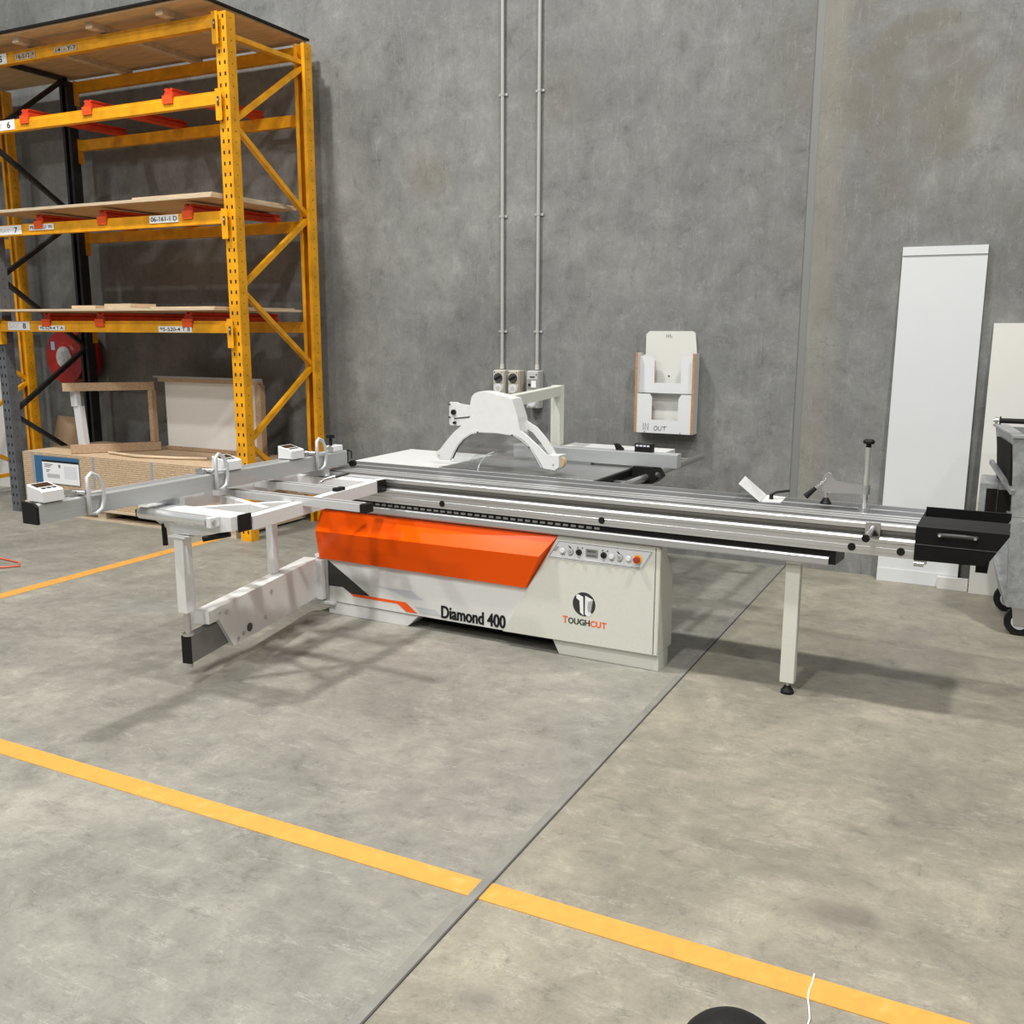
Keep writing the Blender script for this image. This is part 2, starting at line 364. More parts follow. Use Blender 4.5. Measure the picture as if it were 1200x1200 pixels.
def write(txt, size, m, parent, loc, name='lettering', width=None, bold=0., rz=0, height=None, thick=0):
    cu = bpy.data.curves.new(name, 'FONT'); cu.body = txt; cu.size = size; cu.extrude = .0004; cu.offset = bold; cu.align_x = 'LEFT'
    t = bpy.data.objects.new(name, cu); COL.objects.link(t)
    bpy.context.view_layer.update()
    me = bpy.data.meshes.new_from_object(t.evaluated_get(bpy.context.evaluated_depsgraph_get()))
    bpy.data.objects.remove(t, do_unlink=True)
    xs = [v.co.x for v in me.vertices]; ys = [v.co.y for v in me.vertices]
    kx = width/(max(xs)-min(xs)) if width else 1; ky = height/(max(ys)-min(ys)) if height else 1
    x0, y0 = min(xs), min(ys)
    for v in me.vertices: v.co = Vector(((v.co.x-x0)*kx, -v.co.z, (v.co.y-(y0 if height else 0))*ky))
    if thick:
        bm = bmesh.new(); bm.from_mesh(me); g_ = bmesh.ops.duplicate(bm, geom=list(bm.verts)+list(bm.edges)+list(bm.faces))['geom']
        for v in g_:
            if isinstance(v, bmesh.types.BMVert): v.co += Vector((thick, -.00015, 0))
        bm.to_mesh(me); bm.free()
    me.materials.clear(); me.materials.append(m); me.name = name
    o = bpy.data.objects.new(name, me); COL.objects.link(o); o.parent = parent; o.location = loc; o.rotation_euler = (0, 0, rz)
    return o

# ------------------------------------------------------------------ the setting
WY = 6.75
fl = MB().box(-16, 9, -12, WY, -.1, 0).build('floor', floor_mat()); tag(fl, kind='structure')
wl = MB().box(-16, -1.24, WY, WY+.2, 0, 8).box(-1.185, 9, WY, WY+.2, 0, 8).box(-1.24, -1.185, WY+.015, WY+.2, 0, 8).build('wall_back', wall_mat()); tag(wl, kind='structure')
o = MB().box(-1.24, -1.185, WY+.006, WY+.0149, .0, 8).build('trim_1', mat('joint_sealant', (.20, .205, .20), .5)); tag(o, kind='structure')
o = MB().box(-1.268, -1.238, -12, WY-.001, .0, .0035, mat('floor_joint_sealant', (.215, .21, .19), .7, var=.2, scale=8)).box(-1.2378, -1.232, -12, WY-.001, .0, .0042, mat('floor_joint_edge', (.08, .075, .07), .8, var=.2, scale=8)).build('trim_2'); tag(o, kind='structure')
# painted lines
o = rebase(MB().box(-9, 3.5, 2.232, 2.322, .0, .0025).build('painted_line', LINE)); tag(o, 'broad yellow painted line crossing the concrete floor in the foreground', 'floor line')
o = rebase(MB().box(-5.475, -5.37, .5, 5.58, .0, .0025).build('painted_line', LINE)); tag(o, 'yellow painted line running back to the foot of the rack', 'floor line')
pts = []
for i in range(12): pts.append((-.258-.04*(i/11)+.005*math.sin(i*1.3), 1.95+i*.035, .003))
o = rebase(MB().path(pts, .0022, 6).build('paint_drip', LABELW)); tag(o, 'thin white dribble of filler across the yellow line near the bottom edge', 'paint drip')

# ------------------------------------------------------------------ panel saw
SA = -0.02796
saw = empty('panel_saw', (-1.3646, 4.2983, 0), 'large sliding table panel saw, pale grey cabinet with orange cover and long aluminium carriage', 'panel saw', SA)
S = saw
def part(name, mb, m=None, parent=None): return mb.build(name, m, parent or S)
# cabinet
part('cabinet_body', MB().box(-2.0, -.62, .19, .95, .09, .79, bev=.004), PANELW)
part('lower_front_panel', MB().prism([(-2.028, .074), (-.852, .074), (-.54, .40), (-.54, .60), (-2.028, .60)], .0, .02, 'y', bev=.002), PANELW)
fp = part('cabinet_door', MB().prism([(-.856, .077), (0, .085), (.002, .612), (-.008, .628), (-.54, .628)], -.022, .0, 'y', bev=.003), CREAM)
part('cabinet_side', MB().prism([(.0, .086), (.185, .086), (.165, .48), (.02, .625), (.0, .625)], -.04, .0, 'x', bev=.002).box(-.3, -.04, .02, .19, .086, .6), CREAM)
part('control_shelf', MB().box(-2.02, -.02, .0, .19, .60, .628), CREAM)
def cover():
    # swept hood whose right end is cut on a slant
    prof = [(-.020, .331, -.722), (-.072, .503, -.634), (-.020, .622, -.543), (.0, .622, -.543), (.0, .331, -.722)]
    L = [({0: -2.076, 1: -2.056, 2: -2.048, 3: -2.048, 4: -2.076}[i], y, z) for i, (y, z, x) in enumerate(prof)]
    Rr = [(x if i != 1 else -.622, y, z if i != 1 else .519) for i, (y, z, x) in enumerate(prof)]
    n = 5; b = MB(); b.add(L+Rr, [tuple(range(n)), tuple(range(2*n-1, n-1, -1))]+[(i, (i+1) % n, n+(i+1) % n, n+i) for i in range(n)])
    return b
part('orange_cover', cover(), ORANGE)
part('cabinet_foot', MB().prism([(-2.035, 0), (-1.48, 0), (-1.405, .07), (-2.035, .07)], .003, .14, 'y', bev=.002), PANELW)
part('cabinet_foot', MB().prism([(-.537, 0), (-.0, 0), (-.0, .085), (-.58, .085)], .0, .137, 'y', bev=.002), CREAM)
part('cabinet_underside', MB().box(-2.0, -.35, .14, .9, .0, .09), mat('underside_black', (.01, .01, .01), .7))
part('door_seam', MB().box(-.0235, -.0205, -.0235, -.0205, .09, .62), DARK)
# decals (flat prints on the front)
def decal(name, pts, m, y=-.0008, parent=None): return MB().prism(pts, y, y+.0006, 'y').build(name, m, parent or S)
decal('charcoal_stripe', [(-2.026, .318), (-1.734, .143), (-1.867, .137), (-1.925, .170), (-2.026, .166)], DECALK)
decal('orange_stripe', [(-1.872, .139), (-1.734, .141), (-1.487, .141), (-1.408, .086), (-1.483, .086), (-1.545, .124), (-1.85, .124)], DECALO)
decal('grey_stripe', [(-1.72, .210), (-1.578, .209), (-1.446, .212), (-1.367, .167), (-1.492, .166), (-1.555, .192)], DECALG)
decal('grey_stripe', [(-1.43, .127), (-1.29, .125), (-1.245, .092), (-1.39, .092)], DECALG)
write('Diamond 400', .085, INK, S, (-1.252, -.0024, .086), 'model_lettering', width=.400, bold=.0014, height=.072, thick=.0035)
cx, cz, cr = -.391, .291, .062
lg = MB().prism([(cx+cr*math.cos(t), cz+cr*math.sin(t)) for t in (2*math.pi*i/48 for i in range(48))], -.0226, -.0222, 'y').build('round_logo', DECALK, S)
lw = MB()
k = .062/200
def lp(pts): return [(cx+(a-520)*k*.98, cz-(b-275+(a-520)*-.0)*k*.98+((a-520)*k)*.0) for a, b in pts]
# glyph: two mirrored hooked strokes split by a thin bar
for pts in ([(-.042, .0445), (-.034, .0486), (-.005, .038), (-.0016, -.0577), (-.020, -.045), (-.025, .0162), (-.042, .0275)],
            [(.006, .046), (.0485, .0294), (.0376, .0121), (.022, .0159), (.022, -.032), (.043, -.042), (.034, -.056), (.02, -.0605), (.006, -.05)]):
    lw.prism([(cx+a, cz+b2) for a, b2 in pts], -.0232, -.0227, 'y')
lw.build('logo_mark', LABELW, lg)
tx = -.508
for ch, wd, mm, hh in (('T', .028, DECALO, .036), ('O', .028, DECALK, .031), ('U', .026, DECALK, .031), ('G', .027, DECALK, .031), ('H', .026, DECALK, .031), ('C', .027, DECALO, .031), ('U', .027, DECALO, .031), ('T', .026, DECALO, .031)):
    write(ch, .05, mm, S, (tx, -.0226, .181+(.031-hh)*-.0), 'brand_letter', width=wd, bold=.0008, height=hh, thick=.0015); tx += wd+.0035
# control panel
cp = MB().prism([(-.538, .604), (-.033, .604), (-.088, .509), (-.598, .509)], -.0245, -.0222, 'y', m=mat('panel_face', (.66, .68, .70), .35)).build('control_panel', None, S)
ol = MB(); Q = [(-.532, .599), (-.041, .599), (-.091, .514), (-.589, .514)]
for i in range(4):
    a, b_ = Q[i], Q[(i+1) % 4]; ol.bar((a[0], -.0246, a[1]), (b_[0], -.0246, b_[1]), .0006, .002, INK, upv=(0, 0, 1) if abs(a[1]-b_[1]) < .01 else (1, 0, 0))
ol.build('panel_outline', None, cp)
def knob(x, z, r, m, name, d=.012, ring=None, dot=None):
    b = MB()
    if ring: b.tube((x, -.024, z), (x, -.030, z), r*1.35, r*1.3, 24, ring)
    b.tube((x, -.024, z), (x, -.024-d, z), r, r*.9, 24, m)
    if dot: b.tube((x, -.024-d, z), (x, -.0245-d, z), r*.6, r*.6, 18, dot); b.tube((x, -.0245-d, z), (x, -.025-d, z), r*.3, r*.3, 12, LABELG)
    return b.build(name, None, cp)
KW = mat('white_button', (.72, .73, .73), .35)
for x, kind in ((-.511, 'w'), (-.467, 'd'), (-.422, 'b'), (-.289, 'b'), (-.247, 'w'), (-.204, 'd'), (-.158, 'w')):
    if kind == 'w': knob(x, .556, .0125, KW, 'push_button', ring=LABELG)
    elif kind == 'd': knob(x, .556, .012, LABELG, 'push_button', .009, ring=STEEL, dot=DARK)
    else: knob(x, .556, .012, BLACK, 'rotary_switch', .016, ring=DARK)
knob(-.113, .556, .0165, RED, 'emergency_stop', .026, ring=YELB)
dp = MB().box(-.385, -.320, -.0265, -.0235, .537, .578, LCD).build('display', None, cp)
write('88000', .018, INK, cp, (-.376, -.0268, .562), 'display_digits', width=.045, height=.010)
for i in range(4): MB().box(-.377+i*.013, -.368+i*.013, -.0275, -.026, .543, .549, DARK).build('display_key', None, cp)
for x, t in ((-.522, 'ON'), (-.480, 'OFF'), (-.258, 'ON'), (-.218, 'OFF')): write(t, .012, INK, cp, (x, -.0247, .531), 'button_caption', width=.022, height=.007)
for x in (-.482, -.222): MB().prism([(x, .584), (x+.012, .580), (x+.018, .572), (x+.006, .574)], -.0249, -.0246, 'y').build('button_symbol', INK, cp)
for x in (-.433, -.408, -.300, -.274): MB().prism([(x, .574), (x+.008, .576), (x+.007, .583), (x+.002, .582)], -.0249, -.0246, 'y').build('button_symbol', INK, cp)
for i, z in enumerate((.567, .558, .549)): MB().box(-.548-.008*i, -.532-.006*i, -.0249, -.0246, z, z+.0035).build('button_symbol', INK, cp)

# sliding carriage
XL, XR, ZT = -2.20, 1.113, .845
prof = [(-.045, .845), (-.048, .838), (-.047, .819), (-.040, .816), (-.014, .792), (-.046, .786), (-.052, .778), (-.050, .766), (-.043, .760), (-.043, .742), (-.045, .740), (-.045, .722), (-.043, .720), (-.043, .705),
        (.36, .705), (.36, .78), (.405, .79), (.405, .845)]
st = part('sliding_table', MB().prism(prof, XL, XR, 'x'), ALU)
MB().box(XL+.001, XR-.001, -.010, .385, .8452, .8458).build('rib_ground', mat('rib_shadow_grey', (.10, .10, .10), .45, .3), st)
rb = MB()
for ya, yb in ((.022, .045), (.066, .100), (.126, .156)): rb.box(XL, XR, ya, yb, .8452, .8475)
rb.box(XL, XR, .262, .280, .8452, .8475)
rb.build('ribbed_top', ALUW, st)
tg = mat('grey_track', (.13, .134, .138), .4, .25, var=.06, scale=20, stretch=(.05, 1, 1))
MB().box(XL, XR, .285, .385, .8452, .8468).build('grey_track_cover', tg, st)
MB().box(XL, XR, .170, .255, .8452, .8468).build('grey_track_cover', tg, st)
MB().prism([(-.0405, .8155), (-.0435, .8155), (-.0185, .7915), (-.0145, .7915)], XL, XR, 'x').build('groove_shade_strip', mat('groove_shade_taupe', (.20, .19, .165), .5, .2), st)  # dark inset strip: the recess's shade and floor reflection put into its colour
for x in (-1.211, -.296, .864, 1.061): MB().tube((x, -.040, .732), (x, -.047, .732), .0175, .0165, 24).build('round_plug', BLACK, st)
MB().box(XL-.003, XL, -.04, .39, .705, .84).build('end_plate', BLACK, st)
# bright ribbed plate: glare on the carriage's left face put into paler metal
cr_ = [(-.052, .83)]
for i in range(6): z = .822-.011*i; cr_ += [(-.060, z), (-.060, z-.007), (-.055, z-.008), (-.055, z-.010)]
cr_ += [(-.052, .754)]
part('ribbed_glare_plate', MB().prism(cr_, -2.20, -1.60, 'x'), ALUW)
# guide beam below
part('guide_beam', MB().prism([(-.042, .674), (-.046, .668), (-.046, .642), (-.042, .636), (.28, .636), (.28, .674)], -2.06, .772, 'x'), ALUD)
part('guide_beam_cap', MB().prism([(-.03, .64), (-.03, .70), (.20, .70), (.20, .62)], .772, .80, 'x'), BLACK)
part('guide_bearing_strip', MB().box(-2.05, .775, -.02, .26, .674, .7045), BLACK)
ch = MB()
x = -1.70
while x < -.31: ch.box(x, x+.028, -.030, -.021, .682, .693); x += .0425
part('scale_strip', ch, mat('scale_silver', (.30, .30, .30), .4, .4))
# end box of the carriage
eb = part('end_box', MB().prism([(XR, .705), (1.375, .709), (1.400, .738), (1.459, .840), (1.459, .848), (XR, .848)], -.055, .02, 'y', BLACKP, bev=.002)
          .prism([(XR, .71), (1.375, .715), (1.400, .740), (1.455, 0.835), (1.455, 0.848), (XR, 0.848)], 0.02, 0.2, 'y', BLACKP).prism([(XR, .71), (1.375, .715), (1.400, .740), (1.455, 0.807), (1.455, 0.812), (XR, 0.812)], 0.2, 0.36, 'y', BLACKP).prism([(XR, .71), (1.375, .715), (1.400, .740), (1.455, 0.835), (1.455, 0.862), (XR, 0.862)], 0.36, 0.375, 'y', BLACKP)
          .box(1.345, 1.39, .02, .3, .665, .714, BLACKP), None)
MB().box(XR, 1.42, -.0565, -.0550, .773, .7755).build('box_seam', mat('seam_grey', (.08, .08, .085), .4), eb)
hp = [(1.203, -.056, .822), (1.21, -.075, .825), (1.25, -.082, .828), (1.30, -.082, .828), (1.335, -.075, .825), (1.342, -.056, .822)]
h = MB().path(hp, .008, 10, DARK)
for x in (1.206, 1.338): h.tube((x, -.072, .824), (x, -.084, .824), .007, .006, 12, CHROME)
h.build('pull_handle', None, eb)
MB().box(XR+.005, XR+.05, -.05, -.02, .690, .712).tube((XR+.002, -.045, .69), (XR+.04, -.045, .69), .012).build('latch', STEEL, eb)
# support leg
lg = part('support_leg', MB().box(.584, .648, .0, .05, .055, .615, bev=.003), CREAM)
MB().box(.584, .650, .0, .055, .6155, .636).build('leg_bracket', STEEL, lg)
MB().tube((.617, .025, .03), (.617, .025, .056), .009, None, 12, STEEL).tube((.617, .025, 0), (.617, .025, .012), .030, .030, 24, RUBBER).tube((.617, .025, .012), (.617, .025, .036), .030, .013, 24, RUBBER).build('adjustable_foot', None, lg)

# main table and extensions
part('cast_table', MB().box(-1.53, -.545, .42, 1.06, .800, ZT, bev=.003), IRON)
part('extension_table', MB().prism([(-2.14, .42), (-1.531, .42), (-1.531, 1.06), (-2.16, 1.06)], .815, ZT, 'z', bev=.002), WHITE)
part('rear_extension_table', MB().box(-1.36, -.61, 1.061, 1.95, .805, ZT, bev=.003), WHITE)
part('table_edge_rail', MB().box(-.544, -.50, .42, 1.05, .765, .80).box(-.544, -.535, .42, 1.05, .80, .838), BLACK)
fr = part('fence_rail', MB().tube((-.44, .45, .800), (-.44, 2.0, .800), .021, None, 24), mat('rail_steel', (.42, .42, .42), .25, .8))
for yb in (.66, 1.0, 1.75): part('rail_bracket', MB().box(-.53 if yb < 1.5 else -.62, -.44, yb, yb+.04, .785, .81), STEEL)
rf = part('rip_fence', MB().prism([(.955, .862), (.957, .935), (.970, .940), (1.03, .940), (1.03, .862)], -1.32, -.262, 'x'), mat('rip_fence_aluminium', (.58, .60, .61), .35, .6, var=.05, scale=20, stretch=(.05, 1, 1)))
MB().box(-.53, -.425, .975, 1.03, .93, .990, BLACK, .004).build('fence_scale_block', None, rf)
for i in range(4): MB().box(-.519+i*.022, -.503+i*.022, .972, .976, .972, .982, LABELG).build('scale_window', None, rf)
MB().prism([(-.65, .940), (-.61, .940), (-.612, .951), (-.63, .956), (-.645, .976), (-.665, .978), (-.65, .958)], .99, 1.02, 'y').build('locking_lever', BLACK, rf)
MB().prism([(-.52, .86), (-.40, .86), (-.36, .80), (-.40, .765), (-.48, .76), (-.53, .79)], .93, 1.06, 'y', BLACK, .004).tube((-.372, .93, .82), (-.355, .925, .82), .016, None, 16, DARK).build('fence_carriage', None, rf)
MB().prism([(-1.32, .862), (-.8, .862), (-.8, .846), (-1.32, .846)], .96, 1.02, 'y').build('fence_base', ALUD, rf)

# blade guard
GY = .42
hood = [(-1.253, 1.072), (-1.312, 1.062), (-1.325, 1.12), (-1.316, 1.175), (-1.313, 1.232), (-1.303, 1.265), (-1.285, 1.285), (-1.252, 1.296), (-1.206, 1.293), (-1.088, 1.272), (-1.043, 1.262), (-1.007, 1.158), (-.990, 1.080), (-.993, 1.052), (-1.029, 1.070)]
outer = [(-1.517, .952), (-1.482, .996), (-1.424, 1.057), (-1.356, 1.105), (-1.30, 1.14), (-1.25, 1.16), (-1.15, 1.165), (-1.05, 1.13), (-.993, 1.088), (-.944, 1.059), (-.882, 1.011), (-.829, .960)]
inner = [(-1.449, .905), (-1.432, .940), (-1.405, .985), (-1.366, 1.027), (-1.31, 1.060), (-1.253, 1.072), (-1.14, 1.074), (-1.029, 1.066), (-.985, 1.045), (-.926, 1.005), (-.881, .944), (-.850, .893)]
full = [(-1.309, 1.152), (-1.313, 1.232), (-1.303, 1.265), (-1.285, 1.285), (-1.252, 1.296), (-1.206, 1.294), (-1.088, 1.272), (-1.043, 1.262), (-1.007, 1.158), (-.993, 1.088),
        (-.944, 1.059), (-.882, 1.011), (-.829, .963), (-.752, .965), (-.752, .900), (-.776, .882), (-.846, .888), (-.881, .944), (-.926, 1.005), (-.980, 1.046), (-1.029, 1.066), (-1.253, 1.072), (-1.310, 1.060), (-1.366, 1.027), (-1.405, .985), (-1.432, .940), (-1.449, .895),
        (-1.523, .893), (-1.544, .909), (-1.544, .940), (-1.517, .952), (-1.482, .996), (-1.424, 1.057), (-1.356, 1.110)]
g = MB().prism(full, GY, GY+.014, 'y', bev=.0015).prism(hood, GY+.0145, GY+.115, 'y', bev=.003)
g.prism([(-.841, .888), (-.776, .882), (-.755, .896), (-.752, .965), (-.829, .960), (-.85, .905)], GY+.0145, GY+.10, 'y')
bg_ = part('blade_guard', g, WHITE)
o2 = [(-1.065, 1.155), (-1.006, 1.140), (-.934, 1.102), (-.871, 1.040), (-.826, .978), (-.797, .930)]
i2 = [(-1.065, 1.115), (-1.015, 1.105), (-.955, 1.070), (-.900, 1.012), (-.862, .960), (-.838, .925)]
MB().strip(o2, i2, GY+.088, GY+.102).build('rear_arch', WHITE, bg_)
mid = lambda A, B, t: [(a[0]*(1-t)+b[0]*t, a[1]*(1-t)+b[1]*t) for a, b in zip(A, B)]
toc = lambda p, k_: (-1.14+(p[0]+1.14)*k_, .885+(p[1]-.885)*k_)
MB().strip([toc(p, .992) for p in inner], [toc(p, .955) for p in inner], GY-.002, GY+.012).build('window_trim', EXT, bg_)
MB().strip([toc(p, .953) for p in inner], [toc(p, .942) for p in inner], GY, GY+.010).build('window_trim', DARK, bg_)
for yy in (GY+.005,):
    wp = inner+[(-.85, .885), (-1.449, .885)]
    MB().prism(wp, yy, yy+.003, 'y').build('clear_window', ACRYL, bg_)
MB().tube((-.768, GY+.03, .925), (-.768, GY+.062, .925), .034, None, 28).build('guide_roller', mat('roller_wood', (.62, .45, .25), .5), bg_)
sc = MB()
for (a, c) in ((-1.525, .918), (-.785, .915)): sc.tube((a, GY-.001, c), (a, GY-.004, c), .004, None, 10, STEEL)
for (a, c) in ((-1.262, 1.066), (-1.04, 1.062), (-.935, 1.0)): sc.tube((a, GY-.003, c), (a, GY-.006, c), .005, None, 10, DARK)
sc.build('screw', None, bg_)
pl = part('guard_mount', MB().prism([(-1.503, 1.215), (-1.497, 1.223), (-1.452, 1.223), (-1.43, 1.212), (-1.30, 1.205), (-1.30, 1.10), (-1.40, 1.090), (-1.493, 1.085), (-1.504, 1.095)], .50, .515, 'y', bev=.002), WHITE)
b_ = MB()
for a, c, r in ((-1.470, 1.165, .016), (-1.463, 1.104, .009), (-1.497, 1.21, .004), (-1.497, 1.135, .004)): b_.tube((a, .5, c), (a, .485, c), r, r*.9, 18)
b_.build('locking_knob', BLACK, pl)
MB().bar((-1.468, .499, 1.128), (-1.33, .499, 1.146), .001, .007).build('mount_slot', DARK, pl)
part('guard_arm', MB().bar((-1.19, .50, 1.222), (-1.40, 1.73, 1.222), .06, .065), CREAM)
part('guard_post', MB().box(-1.445, -1.375, 1.73, 1.80, .5, 1.258, bev=.003), CREAM)
fin = [(-1.27+.0, .846), (-1.262, .875), (-1.24, .91), (-1.20, .945), (-1.165, .958)]
fin2 = [(-1.35, .846), (-1.335, .885), (-1.30, .925), (-1.245, .955), (-1.18, .964)]
part('riving_fin', MB().strip(fin2, fin, .43, .433, ACRYL).path([(a, .4315, c) for a, c in fin], .0035, 8, LABELW))
part('saw_slot', MB().box(-1.5, -.7, .428, .434, ZT+.0001, ZT+.0006), BLACK)

# crosscut frame (left of the carriage)
ZF = .845
def extr(x0, x1, y0, y1, name='crosscut_extrusion'):
    p = MB().prism([(y0, ZF), (y0+.010, ZF), (y0+.012, ZF-.006), (y0+.018, ZF-.006), (y0+.020, ZF), (y1-.014, ZF), (y1-.012, ZF-.006), (y1-.008, ZF-.006), (y1-.006, ZF), (y1, ZF), (y1, ZF-.036), (y0, ZF-.036)], x0, x1, 'x').build(name, EXT, S)
    MB().box(x0, x1, y0+.022, y0+.034, ZF-.001, ZF+.0006).build('extrusion_slot', DARK, p)
    MB().box(x1, x1+.03, y0-.002, y1+.004, ZF-.040, ZF+.001).build('end_cap', BLACK, p)
    return p
extr(-2.13, -1.20, -.765, -.705)
extr(-2.13, -1.60, -.465, -.405)
part('frame_tube', MB().bar((-1.55, -1.12, .787), (-1.60, -.047, .805), .05, .062), WHITE)
part('frame_tube_cap', MB().box(-1.577, -1.563, -.125, -.055, .772, .838), BLACK)
part('fence_carrier_tube', MB().bar((-2.16, -1.18, .80), (-2.16, -.06, .80), .05, .07).bar((-2.145, -.09, .80), (-1.60, -.09, .80), .05, .05), WHITE)
part('outer_beam', MB().box(-2.10, -1.53, -1.203, -1.135, .768, .835, bev=.003), WHITE)
part('outer_beam_cap', MB().box(-1.5325, -1.522, -1.205, -1.13, .762, .838), BLACK)
part('diagonal_brace', MB().bar((-2.02, -.80, .80), (-1.60, -.95, .80), .035, .05).bar((-1.93, -1.13, .80), (-1.62, -.75, .80), .04, .045), WHITE)
part('pivot_gusset', MB().prism([(-2.09, .834), (-1.532, .834), (-1.532, .772), (-1.74, .733), (-1.88, .724), (-2.00, .775), (-2.09, .80)], -1.245, -1.205, 'y', bev=.002), WHITE)
rl = part('side_roller', MB().tube((-2.045, -1.285, .815), (-1.625, -1.285, .815), .026, None, 28), mat('satin_roller', (.74, .75, .76), .22, .7))
MB().box(-1.620, -1.595, -1.305, -1.246, .79, .835, WHITE, .003).tube((-1.63, -1.285, .815), (-1.588, -1.285, .815), .011, None, 16, STEEL).build('roller_bracket', None, rl)
MB().box(-2.065, -2.048, -1.30, -1.246, .80, .83, BLACK).build('roller_bracket', None, rl)
part('clamp_lever', MB().tube((-1.955, -1.24, .765), (-1.945, -1.245, .665), .011, .012, 14), BLACK)
part('clamp_lever', MB().tube((-1.70, -1.25, .722), (-1.595, -1.19, .745), .013, .013, 14), BLACK)
part('carrier_lever', MB().path([(-1.76, -.36, ZF+.005), (-1.74, -.35, ZF+.02), (-1.66, -.28, ZF+.045)], .008, 10, STEEL).tube((-1.70, -.315, ZF+.032), (-1.645, -.267, ZF+.05), .010, .009, 12, DARK))
col = part('support_column', MB().box(-1.868, -1.812, -1.268, -1.212, .362, .717, bev=.003), WHITE)
MB().box(-1.89, -1.79, -1.275, -1.205, .716, .723).build('column_cap_plate', WHITE, col)
MB().tube((-1.84, -1.24, .249), (-1.84, -1.24, .365), .015, None, 20).tube((-1.84, -1.24, .095), (-1.84, -1.24, .1195), .014, None, 14).tube((-1.84, -1.24, .250), (-1.84, -1.24, .262), .026, None, 20).build('column_rod', STEEL, col)
part('support_column', MB().box(-2.092, -2.047, -.435, -.39, .331, .765, bev=.003), WHITE)
# swing arm
A0, A1 = Vector((-2.13, -.03, 0)), Vector((-1.870, -1.13, 0)); dA = (A1-A0).normalized(); nA = Vector((-dA.y, dA.x, 0))
def arm_poly(pts, t, off=0.):
    b = MB(); n = len(pts)
    P = lambda s_, z, w_: tuple(A0+dA*s_+nA*w_+Vector((0, 0, z)))
    b.add([P(s_, z, off-t/2) for s_, z in pts]+[P(s_, z, off+t/2) for s_, z in pts],
          [tuple(range(n)), tuple(range(2*n-1, n-1, -1))]+[(i, n+i, n+(i+1) % n, (i+1) % n) for i in range(n)])
    return b
sa = part('swing_arm', arm_poly([(0, .10), (0, .33), (1.13, .33), (1.13, .27), (1.05, .27), (.93, .10)], .085), PANELW)
arm_poly([(.90, .120), (.90, .248), (1.255, .248), (1.255, .120)], .046).build('telescopic_arm', mat('arm_dark_grey', (.18, .18, .17), .45, .2), sa)
arm_poly([(1.255, .118), (1.255, .250), (1.262, .250), (1.262, .118)], .048).build('arm_end_cap', BLACK, sa)
bl = MB()
sgn = 1 if nA.x > 0 else -1
for s_, z, r in ((.55, .275, .010), (.62, .155, .010), (.78, .15, .022), (.84, .135, .010), (.89, .125, .010), (.98, .288, .011), (1.04, .30, .007)):
    bl = MB(); p = A0+dA*s_+nA*sgn*.042; bl.tube((p.x, p.y, z), tuple(p+nA*sgn*.006+Vector((0, 0, z))), r, None, 14, DARK if r > .02 else STEEL); bl.build('arm_bolt', None, sa)
hb = part('arm_hinge', MB().box(-2.125, -2.045, -.045, .06, .085, .325, WHITE, .004).tube((-2.04, .0, .055), (-2.04, .0, .345), .013, None, 14, STEEL).box(-2.11, -1.98, -.02, .03, .335, .35, LABELW).box(-2.11, -1.98, -.02, .03, .06, .075, LABELW))
# crosscut fence
part('fence_mount', MB().box(-2.10, -1.93, -1.16, -1.13, .835, .87), ALUD)
part('fence_mount', MB().box(-2.10, -1.93, -.12, -.08, .835, .87), ALUD)
cf = part('crosscut_fence', MB().prism([(-2.05, .87), (-1.965, .87), (-1.965, .945), (-1.975, .952), (-1.985, .952), (-1.987, .946), (-2.0, .946), (-2.002, .952), (-2.012, .952), (-2.014, .946), (-2.03, .946), (-2.032, .952), (-2.05, .952)], -1.85, .125, 'y', bev=.0), ALUY)
MB().prism([(-2.052, .868), (-1.963, .868), (-1.963, .940), (-1.985, .956), (-2.052, .956)], -1.862, -1.85, 'y').build('end_cap', BLACK, cf)
MB().prism([(-2.048, .872), (-1.967, .872), (-1.967, .95), (-2.048, .95)], .125, .14, 'y').build('end_cap', BLACK, cf)
MB().path([(-1.97, .14, .95), (-1.965, .165, .94), (-1.965, .165, .90)], .004, 8).tube((-1.965, .16, .87), (-1.965, .19, .87), .018, None, 14).build('end_stop', BLACK, cf)
def readout(y0, y1):
    b = MB().prism([(-2.050, .955), (-1.955, .955), (-1.955, .998), (-1.968, 1.003), (-2.050, 1.022)], y0, y1, 'y', KW, .003)
    r = b.build('digital_readout', None, cf)
    return r
def stop(y0):
    # D-shaped flip stop
    yc = y0
    pts = [(-1.952, yc, .875), (-1.952, yc, .955), (-1.952, yc, 1.03), (-1.952, yc+.02, 1.045), (-1.952, yc+.05, 1.03), (-1.952, yc+.072, .99), (-1.952, yc+.075, .93), (-1.952, yc+.062, .888), (-1.952, yc+.03, .873)]
    b = MB().path(pts, .0095, 8, EXT, closed=True).path([(-1.952, yc, .962), (-1.952, yc+.075, .962)], .006, 8, EXT)
    b.tube((-2.01, yc-.03, .968), (-1.955, yc-.01, .968), .010, None, 12, STEEL).box(-2.04, -1.985, yc-.05, yc+.01, .953, .975, STEEL, .003)
    b.build('flip_stop', None, cf)
for y0, y1, sy_ in ((-1.835, -1.735, -1.625), (-.835, -.725, -.905), (-.360, -.255, -.155)):
    r = readout(y0, y1); stop(sy_)
    MB().prism([(-2.042, 1.0205), (-2.002, 1.0112), (-2.002, 1.0125), (-2.042, 1.0218)], y0+.012, y1-.012, 'y', AMBER).build('readout_display', None, cf)
    for j in range(3): MB().box(-1.992, -1.978, y0+.02+j*.024, y0+.036+j*.024, 1.0065, 1.0105, DARK).build('readout_key', None, cf)
for i, y in enumerate((-1.90,)): pass
